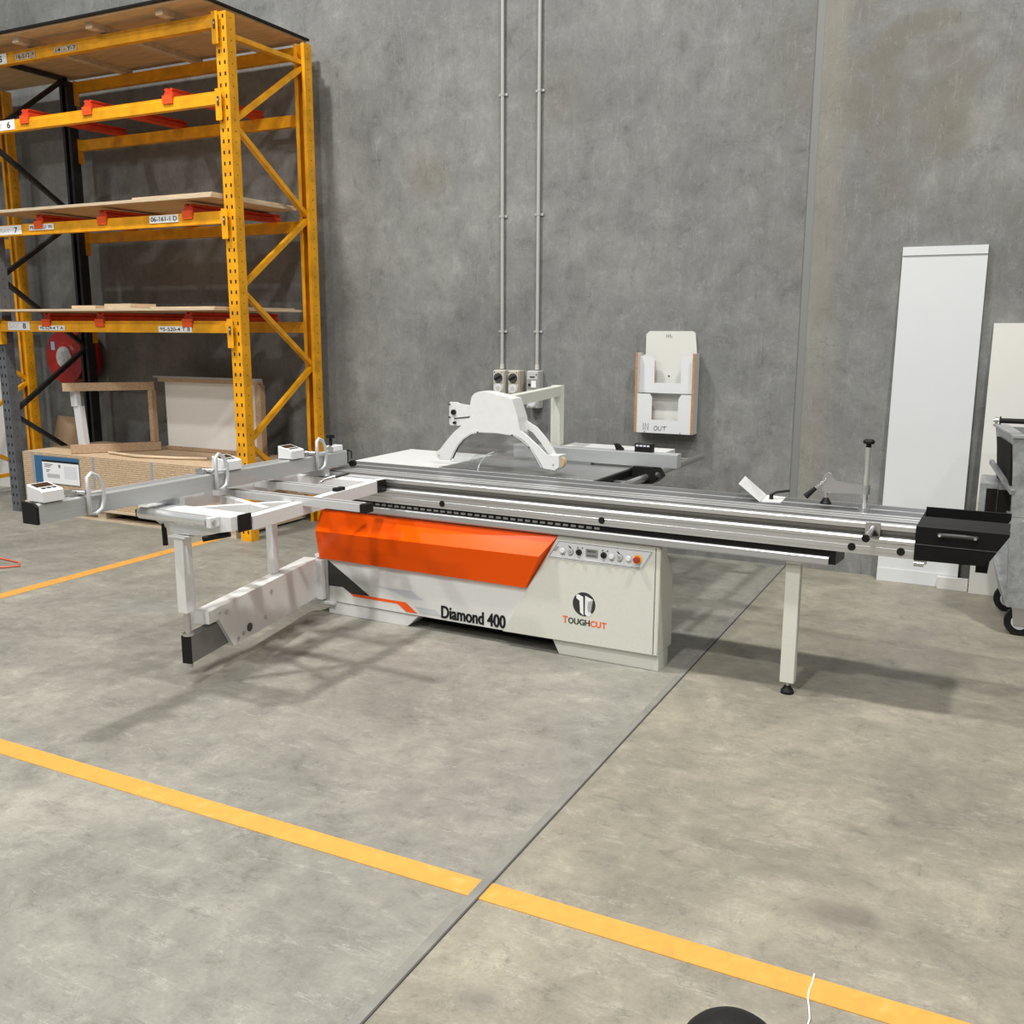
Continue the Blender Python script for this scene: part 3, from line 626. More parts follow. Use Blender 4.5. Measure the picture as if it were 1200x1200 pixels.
MB().tube((-2.005, .03, .9851), (-2.005, .03, 1.03), .009, None, 12, BLACK).tube((-2.005, .03, 1.03), (-2.005, .03, 1.048), .024, .024, 20, BLACK).build('clamp_knob', None, cf)
MB().box(-2.03, -1.975, .0, .10, .953, .985, LABELW, .003).tube((-1.99, .0, .972), (-1.972, -.012, .972), .016, None, 16, CHROME).build('clamp_block', None, cf)

# accessories on the carriage's right end
es = part('edging_shoe', MB().hexa([(.41, .20, ZT+.0005), (.496, .222, ZT+.0005), (.484, .382, ZT+.0005), (.389, .40, ZT+.0005)], [(.41, .20, ZT+.005), (.496, .222, ZT+.005), (.484, .382, ZT+.005), (.389, .40, ZT+.005)], WHITE)
          .hexa([(.313, .17, .926), (.406, .20, ZT), (.389, .40, ZT), (.30, .34, .938)], [(.306, .17, .930), (.402, .20, ZT+.006), (.385, .40, ZT+.006), (.292, .34, .944)], WHITE))
MB().tube((.435, .29, ZT+.005), (.435, .29, ZT+.028), .010, .009, 14, BLACK).path([(.435, .29, ZT+.026), (.455, .30, ZT+.038), (.51, .33, ZT+.046)], .006, 8, BLACK).build('locking_lever', None, es)
hc = part('hold_down_clamp', MB().tube((.87, .20, ZT), (.87, .20, 1.135), .0125, None, 20, CHROME).tube((.87, .20, ZT), (.87, .20, ZT+.014), .030, .026, 24, CHROME))
MB().prism([(.885, .925), (.885, .962), (.87, .966), (.745, .968), (.725, .988), (.718, 1.005), (.704, 1.012), (.69, 1.005), (.684, .985), (.684, .925), (.70, .918)], .185, .215, 'y', bev=.003).tube((.87, .20, .925), (.87, .20, .966), .020, None, 20).tube((.703, .184, .992), (.703, .180, .992), .009, None, 14).build('clamp_arm', STEEL, hc)
MB().tube((.70, .18, .985), (.645, .17, .925), .006, None, 12, CHROME).tube((.66, .172, .94), (.618, .165, .897), .009, .014, 14, BLACK).build('clamp_handle', None, hc)
MB().tube((.702, .20, .925), (.702, .20, .88), .009, None, 14, STEEL).tube((.702, .20, .895), (.702, .20, .87), .010, .026, 20, BLACK).tube((.702, .20, .87), (.702, .20, .866), .026, None, 20, BLACK).build('pressure_pad', None, hc)
MB().tube((.87, .20, 1.135), (.87, .20, 1.15), .012, .01, 16).tube((.87, .20, 1.15), (.87, .20, 1.162), .022, .026, 20).tube((.87, .20, 1.162), (.87, .20, 1.17), .026, .018, 20).build('top_knob', BLACK, hc)
ph = part('push_handle', MB().box(.915, .975, -.058, -.048, .790, .850, STEEL, .002).tube((.945, -.055, .825), (.935, -.16, .80), .010, .011, 16, CHROME).tube((.935, -.16, .80), (.934, -.168, .798), .017, .016, 18, BLACK))
MB().prism([(.945, .795), (.955, .818), (.972, .795)], -.075, -.058, 'y').build('stop_wedge', BLACK, ph)

# ------------------------------------------------------------------ pallet rack
RX0, RX1, YF_, YR = -7.91, -5.10, 5.60, 6.55
rack = empty('pallet_rack', (-6.5, 6.07, 0), 'tall yellow pallet rack with four beam levels standing against the concrete wall', 'rack')
RK = Vector((-6.5, 6.07, 0))
def rp(name, mb, m=None, parent=None):
    o = mb.build(name, m, parent or rack)
    if not parent:
        for v in o.data.vertices: v.co -= RK
    return o
def post(xc, yf, sgn, m, h=3.84, parentf=None, holes=True):
    """C-channel upright, closed face towards sgn*-y"""
    b = MB(); wdt, dep, t = .105, .09, .006
    yo, yi = yf, yf+sgn*dep
    b.box(xc-wdt/2, xc+wdt/2, yo, yo+sgn*t, 0, h, m)
    b.box(xc-wdt/2, xc-wdt/2+t, yo+sgn*t, yi, 0, h, m).box(xc+wdt/2-t, xc+wdt/2, yo+sgn*t, yi, 0, h, m)
    b.box(xc-wdt/2+t, xc-wdt/2+.03, yi-sgn*t, yi, 0, h, m).box(xc+wdt/2-.03, xc+wdt/2-t, yi-sgn*t, yi, 0, h, m)
    if holes:
        z = .06
        while z < h-.03:
            for dx in (-.024, .024):
                yy = yo-sgn*.0006; b.box(xc+dx-.007, xc+dx+.007, yy, yo, z, z+.026, HOLE)
            xs = xc+wdt/2; b.box(xs, xs+.0006, (yo+yi)/2-.004, (yo+yi)/2+.004, z+.004, z+.012, HOLE); z += .0762
    return b
def foot(xc, yf, sgn): return MB().box(xc-.075, xc+.075, yf-.02*sgn, yf+.12*sgn, 0, .006)
for xc, m in ((-7.857, RACKG), (-5.15, RACKY)):
    p = rp('front_upright', post(xc, YF_, 1, m))
    p2 = rp('rear_upright', post(xc, YR, -1, RACKD if m is RACKG else RACKY))
# upright colours differ: grey on the left
def brace(p0, p1, m): return MB().bar(p0, p1, .035, .04, m, upv=(1, 0, 0))
for x, m, seq in ((-5.15, RACKY, [((5.66, 3.70), (6.50, 3.70)), ((6.48, 3.66), (5.68, 3.12)), ((5.68, 3.10), (6.48, 2.54)), ((6.48, 2.50), (5.68, 1.94)), ((5.68, 1.92), (6.48, 1.34)), ((6.48, 1.32), (5.68, .77)), ((5.68, .75), (6.48, .18))]),
                  (-7.857, RACKD, [((5.66, 3.86), (6.50, 3.86)), ((6.48, 3.86), (5.68, 3.26)), ((5.68, 3.18), (6.48, 2.66)), ((6.48, 2.62), (5.68, 2.08)), ((5.68, 2.04), (6.48, 1.46)), ((6.48, 1.44), (5.68, .90)), ((5.68, .86), (6.48, .32))])):
    for (a, za), (b2, zb) in seq:
        rp('brace', brace((x, a, za), (x, b2, zb), m))
def beam(zt, front, hb=.098):
    zb = zt-hb
    x0, x1 = -7.80, -5.204
    if front: y0, y1, s_ = 5.572, 5.622, 1
    else: y0, y1, s_ = 6.528, 6.578, -1
    yo, yi = (y0, y1) if front else (y1, y0)
    b = MB().prism([(yo, zb), (yo, zt-.022), (yo+.006*s_, zt-.018), (yo+.006*s_, zt), (yi, zt), (yi, zb)], x0, x1, 'x', RACKY)
    b.box(x0, x1, yo-.003*s_, yo, zb, zb+.016, RACKY)
    for xa, xb in ((x0-.055, x0+.002), (x1-.002, x1+.055)):
        b.box(xa, xb, yo-.004*s_, yo+.001*s_, zt-.20, zt+.015, RACKY)
        b.box(xa+(.0 if xa > -6 else .05), xa+(.005 if xa > -6 else .055), yo, yi, zt-.20, zt+.015, RACKY)
        b.box((xa+xb)/2-.008, (xa+xb)/2+.008, yo-.010*s_, yo-.004*s_, zt-.10, zt-.04, DARK)
        b.box((xa+xb)/2-.004, (xa+xb)/2+.004, yo-.011*s_, yo-.009*s_, zt-.07, zt-.055, LABELG)
    return rp('front_beam' if front else 'rear_beam', b)
LV = {5: 3.822, 6: 3.310, 7: 2.485, 8: 1.692}
RB = {5: 3.838, 6: 3.332, 7: 2.505, 8: 1.690}
BM = {}
for k_, z in LV.items(): BM[k_] = beam(z, True, .090)
for k_, z in RB.items(): beam(z, False, .090)
def sticker(bm_, x, z, w_, h_, txt, m=LABELW, ink=INK, bay=None):
    p = MB().box(x, x+w_, 5.5665, 5.5688, z, z+h_)
    p = p.build('bay_label' if bay else 'location_label', m, bm_)
    for v in p.data.vertices: v.co -= RK
    if txt:
        write(txt, .06, ink, bm_, Vector((x+w_*.05, 5.5662, z+h_*.18))-RK, 'label_text', width=w_*.9, height=h_*.64, bold=.0006)
    if bay:
        write('BAY', .06, mat('faint_print', (.55, .56, .58), .5), bm_, Vector((x+w_*.06, 5.5662, z+h_*.22))-RK, 'label_text', width=w_*.42, height=h_*.5)
        write(bay, .06, INK, bm_, Vector((x+w_*.68, 5.5662, z+h_*.18))-RK, 'label_text', width=w_*.14, height=h_*.62, bold=.001)
sticker(BM[5], -7.70, 3.738, .30, .078, None, bay='5'); sticker(BM[6], -7.665, 3.232, .29, .078, None, bay='6')
sticker(BM[7], -7.69, 2.405, .285, .072, None, bay='7'); sticker(BM[8], -7.69, 1.615, .28, .072, None, bay='8')
PALE = mat('faded_sticker', (.50, .42, .30), .6, var=.3, scale=30)
sticker(BM[5], -7.29, 3.745, .23, .05, '16-512-9', PALE); sticker(BM[5], -6.83, 3.745, .25, .045, '14  - Y-7', PALE)
sticker(BM[7], -7.31, 2.428, .30, .045, 'PE5558G1 W'); sticker(BM[7], -5.93, 2.425, .30, .055, '06-161-1 D')
sticker(BM[8], -7.30, 1.614, .32, .040, '95-524-4 T A'); sticker(BM[8], -5.91, 1.606, .35, .045, '95-520-4 T B')
# rubber-stamp patch on the top rear beam
# support bars
def support_bar(x, zf, zr, label, grp):
    t = empty('shelf_support_bar', (x, 6.05, min(zf, zr)), label, 'support bar', group=grp)
    y0, y1 = 5.578, 6.57; c = Vector((x, 6.05, min(zf, zr)))
    h_ = .06
    pr = [(-.045, 0), (-.045, h_*.55), (-.03, h_*.7), (-.045, h_), (-.02, h_+.008), (-.010, h_-.008), (.010, h_-.008), (.02, h_+.008), (.045, h_), (.03, h_*.7), (.045, h_*.55), (.045, 0)]
    n = len(pr); vs = [(x+a, y0, zf+.001+b2) for a, b2 in pr]+[(x+a, y1, zr+.001+b2) for a, b2 in pr]
    vs = [tuple(Vector(v)-c) for v in vs]
    MB().add(vs, [tuple(range(n)), tuple(range(2*n-1, n-1, -1))]+[(i, n+i, n+(i+1) % n, (i+1) % n) for i in range(n)]).build('bar', RACKO, t)
    b = MB().box(x-.05, x+.05, 5.560, 5.570, zf-.045, zf+.016).box(x-.05, x+.05, 5.5701, 5.5775, zf+.0015, zf+.016)
    o = b.build('hook_tab', mat('hook_orange', (.80, .09, .012), .5, var=.15, scale=20), t)
    for v in o.data.vertices: v.co -= c
for lv, xs in ((6, (-7.25, -6.52, -5.665)), (7, (-7.19, -6.445, -5.535)), (8, (-7.20, -6.56, -5.60))):
    for x, wd in zip(xs, ('left', 'middle', 'right')):
        on = {6: 'empty second highest beams', 7: 'beams beneath the thick chipboard', 8: 'lowest beams'}[lv]
        support_bar(x, LV[lv], RB[lv], f'orange steel cross bar on the {on}, {wd} one of three', 'orange cross bars on the rack')
def board(name, x0, x1, y0, y1, z0, z1, label, cat, m=PLY, me=PLYE, rz=0, group=None):
    b = MB().box(x0, x1, y0, y1, z0, z1, m); o = b.build(name, None)
    o.data.materials.append(me)
    for f in o.data.polygons:
        if abs(f.normal.z) < .5: f.material_index = 1
    rebase(o); o.rotation_euler = (0, 0, rz)
    return tag(o, label, cat, group)
zb = 2.485+.084
board('chipboard_sheet', -7.75, -5.23, 5.50, 6.46, zb+.008, zb+.030, 'large chipboard sheet lying on the bay 7 cross bars', 'board')
board('chipboard_sheet', -6.05, -5.24, 5.52, 6.44, zb+.0305, zb+.046, 'shorter chipboard offcut on top at the right end of the bay 7 shelf', 'board')
z8 = 1.692+.078
board('chipboard_sheet', -7.79, -5.23, 5.47, 6.50, z8, z8+.018, 'thin chipboard sheet lying on the bay 8 cross bars', 'board')
board('chipboard_sheet', -5.9, -5.24, 5.49, 6.40, z8+.0185, z8+.028, 'narrow thin board at the right end of the bay 8 shelf', 'board')
board('timber_offcut', -6.85, -6.60, 5.55, 5.75, z8+.019, z8+.045, 'small timber offcut on the bay 8 shelf, left one', 'offcut', rz=.1)
board('timber_offcut', -6.42, -6.10, 5.50, 5.74, z8+.019, z8+.055, 'thicker timber offcut on the bay 8 shelf, right of the smaller one', 'offcut', rz=-.08)
deck = empty('rack_roof_deck', (-6.5, 6.05, 3.84), 'plywood deck with black edge laid over the top of the rack', 'deck')
def dk(name, b, m=None):
    o = b.build(name, m, deck)
    for v in o.data.vertices: v.co -= Vector((-6.5, 6.05, 3.84))
dk('deck_sheet', MB().box(-9.3, -5.20, 5.42, 6.62, 3.886, 3.900), PLY)
dk('black_edge_sheet', MB().box(-9.3, -5.18, 5.40, 6.64, 3.9005, 3.918, bev=.002), BLACK)
for x in (-7.15, -6.32, -5.60): dk('timber_joist', MB().box(x-.035, x+.035, 5.47, 6.60, 3.841, 3.8855), TIMBER)
tag(deck)

# neighbouring frame further left
rk2 = empty('pallet_rack', (-8.85, 6.07, 0), 'yellow end frame of the next rack at the left edge, partly hidden', 'rack')
def r2(name, b, m=None):
    o = b.build(name, m, rk2)
    for v in o.data.vertices: v.co -= Vector((-8.85, 6.07, 0))
r2('rear_upright', post(-8.74, YR, -1, RACKY, holes=True)); r2('front_upright', post(-8.74, YF_, 1, RACKY))
for (a, za), (b2, zb2) in [((5.68, .60), (6.48, 1.10)), ((5.68, .60), (6.48, .20)), ((5.66, .18), (6.5, .2)), ((5.68, 1.65), (6.48, 1.12))]:
    r2('brace', brace((-8.74, a, za), (-8.74, b2, zb2), RACKY))
for z in (3.31, 2.49, 1.69): r2('rear_beam', MB().box(-9.9, -8.80, 6.50, 6.55, z-.09, z), RACKY)
o = MB().box(-9.5, -9.02, 6.45, 6.47, 0, 1.35).build('leaning_board', MELAC); rebase(o); tag(o, 'cream board standing upright at the far left edge behind the rack', 'board')

# chipboard pack under the rack
pk = empty('chipboard_pack', (-6.5, 6.08, 0), 'strapped stack of chipboard sheets on a pallet under the rack', 'board stack')
def pp(name, b, m=None, par=None):
    o = b.build(name, m, par or pk)
    for v in o.data.vertices: v.co -= Vector((-6.5, 6.08, 0))
    return o
px0, px1, py0, py1 = -7.76, -5.27, 5.64, 6.50
pp('sheet_stack', MB().box(px0, px1, py0, py1, .105, .55), CHIP)
pp('pallet', MB().box(px0, px1, py0-.02, py1, .085, .104, PLYE).box(px0+.02, px1-.02, py0, py0+.08, .0, .020, PLYE).box(-6.85, -6.75, py0, py1, .02, .085, PLYE).box(-6.0, -5.9, py0, py1, .02, .085, PLYE).box(px0+.02, px0+.1, py0, py1, .02, .085, PLYE).box(px1-.1, px1-.02, py0, py1, .02, .085, PLYE))
STRAP = mat('strap_grey', (.30, .33, .38), .35)
for x in (-7.63, -7.52, -6.86, -6.17, -5.49, -5.42):
    pp('strap', MB().box(x-.012, x+.012, py0-.003, py0-.0005, .09, .552), STRAP)
lb = pp('pack_label', MB().box(-7.60, -7.03, py0-.006, py0-.0035, .285, .525, LBLUE).box(-7.50, -7.035, py0-.0075, py0-.006, .288, .486, LABELW).box(-7.50, -7.035, py0-.0078, py0-.006, .474, .492, INK))
t = MB()
for i in range(3): t.box(-7.47, -7.36-.02*i, py0-.0082, py0-.0076, .452-i*.012, .458-i*.012)
for i in range(2): t.box(-7.45, -7.40-.02*i, py0-.0082, py0-.0076, .400-i*.014, .408-i*.014)
for i in range(22): t.box(-7.44+i*.0072, -7.44+i*.0072+(.002 if i % 3 else .0045), py0-.0082, py0-.0076, .335, .372)
t.box(-7.29, -7.265, py0-.0082, py0-.0076, .43, .458)
pp('label_print', t, mat('label_ink_grey', (.18, .18, .19), .5))
pp('label_print', MB().box(-7.22, -7.06, py0-.0082, py0-.0076, .34, .45), mat('label_patch', (.66, .68, .72), .5))

# timber frame and white board on the pack
fz = .5535
fr_ = empty('timber_carcass', (-7.0, 6.0, fz), 'open chipboard-rail frame with a white post on top of the board stack', 'frame')
def ff(name, b, m=None, root=None, c=Vector((-7.0, 6.0, fz))):
    o = b.build(name, m, root or fr_)
    for v in o.data.vertices: v.co -= c
    return o
ff('bottom_rail', MB().bar((-7.20, 5.70, fz+.038), (-6.72, 6.27, fz+.038), .05, .074), TIMBR)
ff('top_rail', MB().bar((-7.24, 5.70, 1.130), (-6.76, 6.27, 1.128), .05, .07), TIMBR)
ff('end_stile', MB().bar((-6.77, 6.25, fz+.076), (-6.77, 6.25, 1.093), .05, .05, upv=(0, 1, 0)), TIMBR)
ff('white_post', MB().bar((-7.165, 5.82, fz+.002), (-7.185, 5.81, .96), .080, .05, upv=(0, 1, 0)).bar((-7.205, 5.80, .96), (-7.21, 5.80, 1.092), .075, .045, upv=(0, 1, 0)), MELA)
wb = empty('framed_white_board', (-6.15, 6.37, fz), 'white board with a chipboard border standing upright on the board stack', 'board')
c2 = Vector((-6.15, 6.37, fz))
ff('white_panel', MB().box(-6.72, -5.60, 6.36, 6.376, fz+.002, 1.18), mat('bright_white_board', (.84, .84, .81), .4), wb, c2)
ff('border', MB().box(-6.74, -5.66, 6.33, 6.3595, fz, fz+.03, TIMBR).box(-6.74, -5.58, 6.30, 6.3595, 1.165, 1.20, TIMBR).box(-5.62, -5.56, 6.30, 6.3595, fz, 1.165, TIMBR).box(-5.66, -5.6205, 6.31, 6.3595, fz+.03, 1.164, MELA).box(-6.80, -5.60, 6.30, 6.376, 1.2005, 1.215, mat('board_top_grey', (.35, .37, .38), .5)), None, wb, c2)
o = MB().path([(-6.9, 5.85, fz+.012), (-6.5, 5.78, fz+.012), (-6.1, 5.86, fz+.012), (-5.85, 5.95, fz+.012)], .012, 8).build('edging_strip', TIMBER); rebase(o); tag(o, 'loose timber edging strip lying on the board stack in front of the white board', 'strip')
o = MB().hexa([(-8.78, 6.62, 0), (-8.06, 6.62, 0), (-8.06, 6.628, 0), (-8.78, 6.628, 0)], [(-8.66, 6.735, .745), (-8.10, 6.735, .725), (-8.10, 6.743, .725), (-8.66, 6.743, .745)]).build('leaning_cardboard', KRAFT); rebase(o); tag(o, 'brown cardboard sheet leaning on the wall below the hose reel', 'cardboard')

# hose reel on the wall
hr = empty('fire_hose_reel', (-8.17, 6.72, 1.35), 'round red fire hose reel mounted on the wall behind the rack', 'hose reel')
def hh(name, b, m=None):
    o = b.build(name, m, hr)
    for v in o.data.vertices: v.co -= Vector((-8.17, 6.72, 1.35))
hh('front_disc', MB().tube((-8.19, 6.50, 1.35), (-8.19, 6.515, 1.35), .258, .262, 48).tube((-8.17, 6.485, 1.35), (-8.17, 6.50, 1.35), .13, .15, 40), REDR)
hh('rear_disc', MB().tube((-8.15, 6.66, 1.35), (-8.15, 6.675, 1.35), .275, .275, 48), REDR)
hh('hose_coil', MB().tube((-8.17, 6.515, 1.35), (-8.17, 6.66, 1.35), .215, .215, 40), mat('hose_black', (.02, .02, .02), .6))
hh('hub_label', MB().tube((-8.17, 6.475, 1.35), (-8.17, 6.485, 1.35), .105, .105, 36), mat('hub_label_grey', (.42, .42, .42), .5, var=.3, scale=25))
hh('wall_bracket', MB().box(-8.20, -8.14, 6.675, WY-.001, 1.25, 1.45), REDR)
hh('inspection_tag', MB().box(-8.36, -8.31, 6.494, 6.499, 1.42, 1.50), mat('tag_blue', (.25, .45, .6), .5))
o = MB().path([(-6.9+.02*math.sin(i), 4.10+.0*i, .008) for i in range(2)]+[(-6.6, 4.13, .008), (-6.25, 4.11, .008), (-6.05, 4.16, .008), (-5.98, 4.24, .008), (-6.08, 4.31, .008), (-6.3, 4.33, .008), (-6.7, 4.33, .008), (-7.0, 4.34, .008)], .006, 8).build('air_hose', mat('hose_orange', (.70, .13, .06), .4)); rebase(o); tag(o, 'thin orange hose looping on the floor at the left edge', 'hose')

# ------------------------------------------------------------------ conduits and outlets
def conduit(x, zb_, label):
    t = empty('electrical_conduit', (x, WY-.02, zb_), label, 'conduit')
    MB().tube((0, 0, 0), (0, 0, 5.4-zb_), .0135, None, 18).build('pipe', CONDUIT, t)
    MB().tube((0, 0, 0), (0, 0, .04), .018, .016, 18).build('coupling', PLASB, t)
    for z in (1.62, 2.48, 3.35, 4.2):
        MB().box(-.035, .035, .010, .0195, z-zb_-.009, z-zb_+.009).tube((0, 0, z-zb_-.009), (0, 0, z-zb_+.009), .016, None, 14).build('saddle', CONDUIT, t)
conduit(-3.482, 1.331, 'grey conduit running down the wall to the left-hand isolator socket')
conduit(-3.18, 1.331, 'grey conduit running down the wall to the tall right-hand socket unit')
def outlet(x0, x1, z0, z1, label, tall=False, col=PLASB):
    w_ = x1-x0; h_ = z1-z0
    t = empty('isolator_socket', ((x0+x1)/2, WY, z0), label, 'power outlet', group='isolator sockets on the wall')
    MB().box(-w_/2, w_/2, -.085, -.0005, 0, h_, bev=.006).box(-w_/2+.004, w_/2-.004, -.098, -.085, .004, h_-.004, bev=.004).build('housing', col, t)
    if not tall:
        MB().tube((0, -.098, h_*.70), (0, -.112, h_*.70), .036, .034, 28, DARK).bar((-.028, -.114, h_*.70-.014), (.028, -.114, h_*.70+.014), .010, .012, BLACK).build('rotary_switch', None, t)
        MB().tube((0, -.098, h_*.26), (0, -.106, h_*.26), .040, .040, 28, PLASB).tube((0, -.106, h_*.26), (0, -.110, h_*.26), .033, .031, 28, LABELG).tube((0, -.110, h_*.26), (0, -.1105, h_*.26), .018, .018, 20, PLASB).build('socket_cover', None, t)
        MB().box(-.044, .044, -.0985, -.0975, h_*.48, h_*.49).build('housing_seam', DARK, t)
        MB().tube((-.035, -.098, h_-.016), (-.035, -.0985, h_-.016), .005, None, 10).tube((.03, -.098, h_-.016), (.03, -.0985, h_-.016), .005, None, 10).build('screw_hole', DARK, t)
    else:
        MB().box(-.038, .042, -.101, -.098, h_*.52, h_*.78, mat('outlet_grey', (.25, .255, .25), .4)).box(-.005, .035, -.104, -.101, h_*.56, h_*.74, LABELW).box(-.03, -.012, -.104, -.101, h_*.60, h_*.66, BLACK).box(-.02, .022, -.0995, -.098, h_*.82, h_*.86, DARK).build('breaker_window', None, t)
        MB().tube((0, -.098, h_*.16), (0, -.106, h_*.16), .040, .040, 28, PLASB).tube((0, -.106, h_*.16), (0, -.110, h_*.16), .033, .031, 28, LABELG).build('socket_cover', None, t)
        MB().tube((.035, -.098, h_*.90), (.035, -.0985, h_*.90), .006, None, 10).build('screw_hole', DARK, t)
outlet(-3.525, -3.425, 1.135, 1.325, 'beige isolator socket on the wall below the left conduit')
outlet(-3.395, -3.300, 1.135, 1.325, 'beige isolator socket without a conduit, between the two others', col=mat('beige_plastic', (.52, .47, .38), .45))
outlet(-3.235, -3.135, 1.040, 1.325, 'tall grey socket unit with breaker window below the right conduit', True, mat('outlet_housing_grey', (.47, .48, .46), .45))

# ------------------------------------------------------------------ job-sheet holder on the wall
dh = empty('document_holder', (-2.12, WY, .90), 'white melamine in and out document rack screwed to the wall', 'document holder', 0)
def dd(name, b, m=None):
    o = b.build(name, m, dh)
    for v in o.data.vertices: v.co -= Vector((-2.12, WY, .90))
    return o
dd('backboard', MB().prism([(-2.335, .905), (-1.92, .905), (-1.92, 1.46), (-1.93, 1.46), (-1.945, 1.61), (-1.965, 1.628), (-2.285, 1.628), (-2.31, 1.605), (-2.31, 1.46), (-2.335, 1.46)], WY-.016, WY-.0005, 'y'), MELAC)
for x in (-2.345, -1.925):
    dd('side_panel', MB().box(x, x+.016, 6.62, WY-.017, .905, 1.475, MELAC).box(x, x+.016, 6.618, 6.62, .905, 1.475, EDGE))
def pocket(y, z0, z1, zt, name):
    b = MB().box(-2.329, -1.925, y, y+.012, z0, z1, MELA)
    b.prism([(-2.329, z1), (-2.215, z1), (-2.215, zt-.03), (-2.235, zt), (-2.329, zt)], y, y+.012, 'y', MELA)
    b.prism([(-1.925, z1), (-2.02, z1), (-2.02, zt-.03), (-2.0, zt), (-1.925, zt)], y, y+.012, 'y', MELA)
    b.box(-2.2155, -2.2145, y-.0002, y+.012, z1, zt-.03, EDGE)
    b.box(-2.329, -1.925, y+.012, WY-.017, z0, z0+.012, MELA)
    return dd(name, b)
pocket(6.625, .905, 1.000, 1.185, 'lower_pocket'); pocket(6.665, 1.19, 1.262, 1.452, 'upper_pocket')
def scrawl(strokes, x, z, k_, y, name, m=INKP):
    b = MB()
    for s_ in strokes: b.path([(x+a*k_, y, z+c*k_) for a, c in s_], .0017, 6, m)
    return dd(name, b)
scrawl([[(0, 0), (0, 5)], [(1.4, 0), (1.5, 5), (3.6, .2), (3.8, 5.2)]], -2.275, .925, .010, 6.6235, 'handwriting')
scrawl([[(0, 1.2), (.3, 2.4), (1.6, 2.7), (2.3, 1.6), (1.8, .3), (.6, 0), (0, 1.2)], [(2.8, 2.6), (2.9, .6), (3.8, .1), (4.8, .8), (4.9, 2.6)], [(5.4, 2.4), (8.2, 2.6)], [(6.7, 3.2), (6.7, .4)]], -2.195, .925, .0115, 6.6235, 'handwriting')
scrawl([[(0, 0), (0, 2)], [(1.2, 0), (1.4, 2), (2.4, .2), (2.8, 2.2)], [(3.2, .3), (4.0, .2)]], -2.155, 1.585, .010, WY-.018, 'handwriting')
dd('fixing_screw', MB().tube((-2.13, WY-.0165, 1.31), (-2.13, WY-.019, 1.31), .006, None, 10).tube((-2.265, 6.624, .912), (-2.265, 6.6225, .912), .004, None, 8).tube((-2.0, 6.624, .912), (-2.0, 6.6225, .912), .004, None, 8), DARK)

# ------------------------------------------------------------------ leaning panels
def leaning(name, x0, x1, yb, zt, m, th=.018):
    return MB().hexa([(x0, yb, 0), (x1, yb, 0), (x1, yb+th, 0), (x0, yb+th, 0)], [(x0, WY-th-.002, zt), (x1, WY-th-.002, zt), (x1, WY-.002, zt), (x0, WY-.002, zt)], m)
lpn = empty('melamine_sheet', (-.37, 6.68, 0), 'tall narrow white melamine panel leaning against the wall beside the saw end', 'panel')
def ll(name, b, m=None):
    o = b.build(name, m, lpn)
    for v in o.data.vertices: v.co -= Vector((-.37, 6.68, 0))
ll('panel_face', leaning('x', -.618, -.129, 6.655, 2.158, MELA))
def lean_y(z): return 6.655+(WY-.020-6.655)*z/2.158
for z0, z1, nm in ((2.105, 2.158, 'edge_strip'), (.0, .085, 'edge_strip')):
    ll(nm, MB().hexa([(-.618, lean_y(z0)-.008, z0), (-.129, lean_y(z0)-.008, z0), (-.129, lean_y(z0)-.0005, z0), (-.618, lean_y(z0)-.0005, z0)], [(-.618, lean_y(z1)-.008, z1), (-.129, lean_y(z1)-.008, z1), (-.129, lean_y(z1)-.0005, z1), (-.618, lean_y(z1)-.0005, z1)]), MELA)
o = leaning('leaning_panel', -.060, .62, 6.57, 1.686, MELAC).build('melamine_sheet'); rebase(o); tag(o, 'shorter cream white panel leaning on the wall at the right edge behind the cart', 'panel')
o = MB().box(-.245, -.066, 6.60, 6.64, 0, .075).build('board_offcut', MELAC); rebase(o); tag(o, 'small white board offcut on the floor between the two leaning panels', 'offcut')

# ------------------------------------------------------------------ galvanised cart
ct = empty('scrap_cart', (.55, 6.0, 0), 'galvanised steel bin cart on castors at the right edge', 'cart')
CC = Vector((.55, 6.0, 0))
def cc(name, b, m=None):
    o = b.build(name, m, ct)
    for v in o.data.vertices: v.co -= CC
    return o
cc('bin_body', MB().hexa([(.142, 5.70, .165), (1.0, 5.70, .165), (1.0, 6.30, .165), (.10, 6.30, .165)], [(.118, 5.70, .66), (1.0, 5.70, .66), (1.0, 6.36, .66), (.05, 6.36, .66)], GALV)
   .hexa([(.142, 5.70, .165), (.20, 5.76, .165), (.20, 6.1, .165), (.10, 6.1, .165)], [(.050, 5.80, .42), (.20, 5.76, .56), (.2, 6.1, .56), (.05, 6.1, .42)], GALV))
cc('upper_bin', MB().hexa([(.120, 5.70, .662), (1.0, 5.70, .662), (1.0, 5.715, .662), (.120, 5.715, .662)], [(.096, 5.70, 1.085), (1.0, 5.70, 1.085), (1.0, 5.715, 1.085), (.096, 5.715, 1.085)], GALV)
   .hexa([(.120, 5.716, .80), (.135, 5.716, .80), (.06, 6.35, .80), (.045, 6.35, .80)], [(.096, 5.716, 1.085), (.111, 5.716, 1.085), (.02, 6.35, 1.085), (.005, 6.35, 1.085)], GALV)
   .box(.03, 1.0, 6.36, 6.375, .66, 1.085, GALV)
   .hexa([(.10, 5.74, .80), (.118, 5.74, .80), (.050, 6.2, .80), (.036, 6.2, .80)], [(.085, 5.78, 1.04), (.095, 5.78, 1.04), (.03, 6.2, 1.04), (.016, 6.2, 1.04)], HOLE))
cc('rim', MB().box(.085, 1.0, 5.69, 5.76, 1.0855, 1.097).hexa([(.085, 5.76, 1.0855), (.15, 5.76, 1.0855), (.07, 6.38, 1.0855), (-.01, 6.38, 1.0855)], [(.085, 5.76, 1.097), (.15, 5.76, 1.097), (.07, 6.38, 1.097), (-.01, 6.38, 1.097)]), GALV)
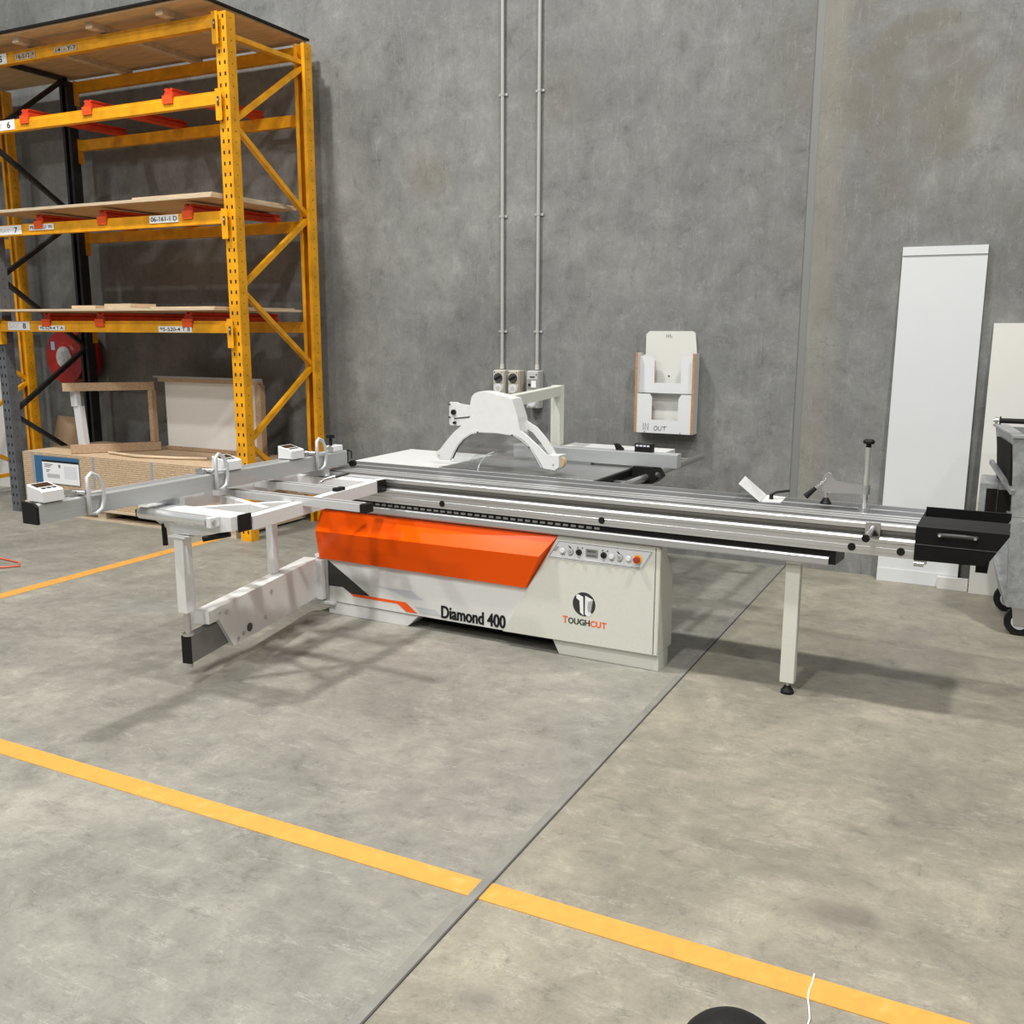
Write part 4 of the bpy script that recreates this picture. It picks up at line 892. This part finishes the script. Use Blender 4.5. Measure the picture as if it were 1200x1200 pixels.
cc('side_rail', MB().bar((-.0, 6.1, .905), (.115, 5.69, .795), .02, .025), GALV)
cc('side_box', MB().box(-.045, .048, 5.92, 6.3, .60, .80, GALV).box(-.01, .046, 5.915, 5.919, .62, .775, HOLE).box(.049, .12, 5.90, 6.3, .6, .80, GALV).box(.049, .115, 5.895, 5.899, .62, .775, HOLE))
cc('push_handle', MB().tube((-.01, 5.8, 1.165), (.9, 5.8, 1.165), .008, None, 14, STEEL).tube((.02, 5.8, 1.165), (.22, 5.8, 1.165), .014, None, 16, RUBBER).tube((.0, 5.8, 1.165), (.012, 5.8, 1.165), .018, None, 16, STEEL).box(.02, .028, 5.79, 5.81, 1.145, 1.187, BLACK).box(.14, .148, 5.79, 5.81, 1.145, 1.187, BLACK).box(.30, .31, 5.79, 5.81, 1.097, 1.165, STEEL))
for x, y in ((.215, 5.76), (.16, 6.24), (.9, 5.76), (.9, 6.24)):
    wv = cc('castor', MB().tube((x, y-.022, .078), (x, y+.022, .078), .078, None, 32, RUBBER).tube((x, y-.026, .078), (x, y+.026, .078), .042, None, 24, LABELG).tube((x, y-.034, .078), (x, y+.034, .078), .010, None, 12, STEEL).prism([(x-.03, .06), (x+.03, .06), (x+.045, .158), (x-.045, .158)], y-.033, y-.028, 'y', STEEL).prism([(x-.03, .06), (x+.03, .06), (x+.045, .158), (x-.045, .158)], y+.028, y+.033, 'y', STEEL).box(x-.045, x+.045, y-.045, y+.045, .158, .1645, STEEL)) if True else cc('castor', MB().tube((x-.02, y, .062), (x+.02, y, .062), .062, None, 28, RUBBER).tube((x-.024, y, .062), (x+.024, y, .062), .03, None, 20, LABELW).tube((x-.03, y, .062), (x+.03, y, .062), .008, None, 10, STEEL).box(x-.034, x-.026, y-.02, y+.03, .04, .15, STEEL).box(x+.026, x+.034, y-.02, y+.03, .04, .15, STEEL).box(x-.045, x+.045, y-.045, y+.045, .15, .1645, STEEL))

# dark rounded thing at the bottom edge of the photograph
bp_ = empty('bollard', (-.254, 1.20, 0), 'black round-topped post just showing at the bottom edge', 'bollard')
dom = MB(); r_ = .083; prev = None
dom.tube((0, 0, .0), (0, 0, .613), r_, r_, 36)
for i in range(8):
    a0, a1 = math.pi/2*i/8, math.pi/2*(i+1)/8
    dom.tube((0, 0, .613+r_*math.sin(a0)), (0, 0, .613+r_*math.sin(a1)), r_*math.cos(a0), max(r_*math.cos(a1), .0005), 36, cap=False)
dom.build('rounded_post', RUBBER, bp_)
MB().tube((0, 0, 0), (0, 0, .012), .12, .115, 36).build('base_flange', BLACK, bp_)
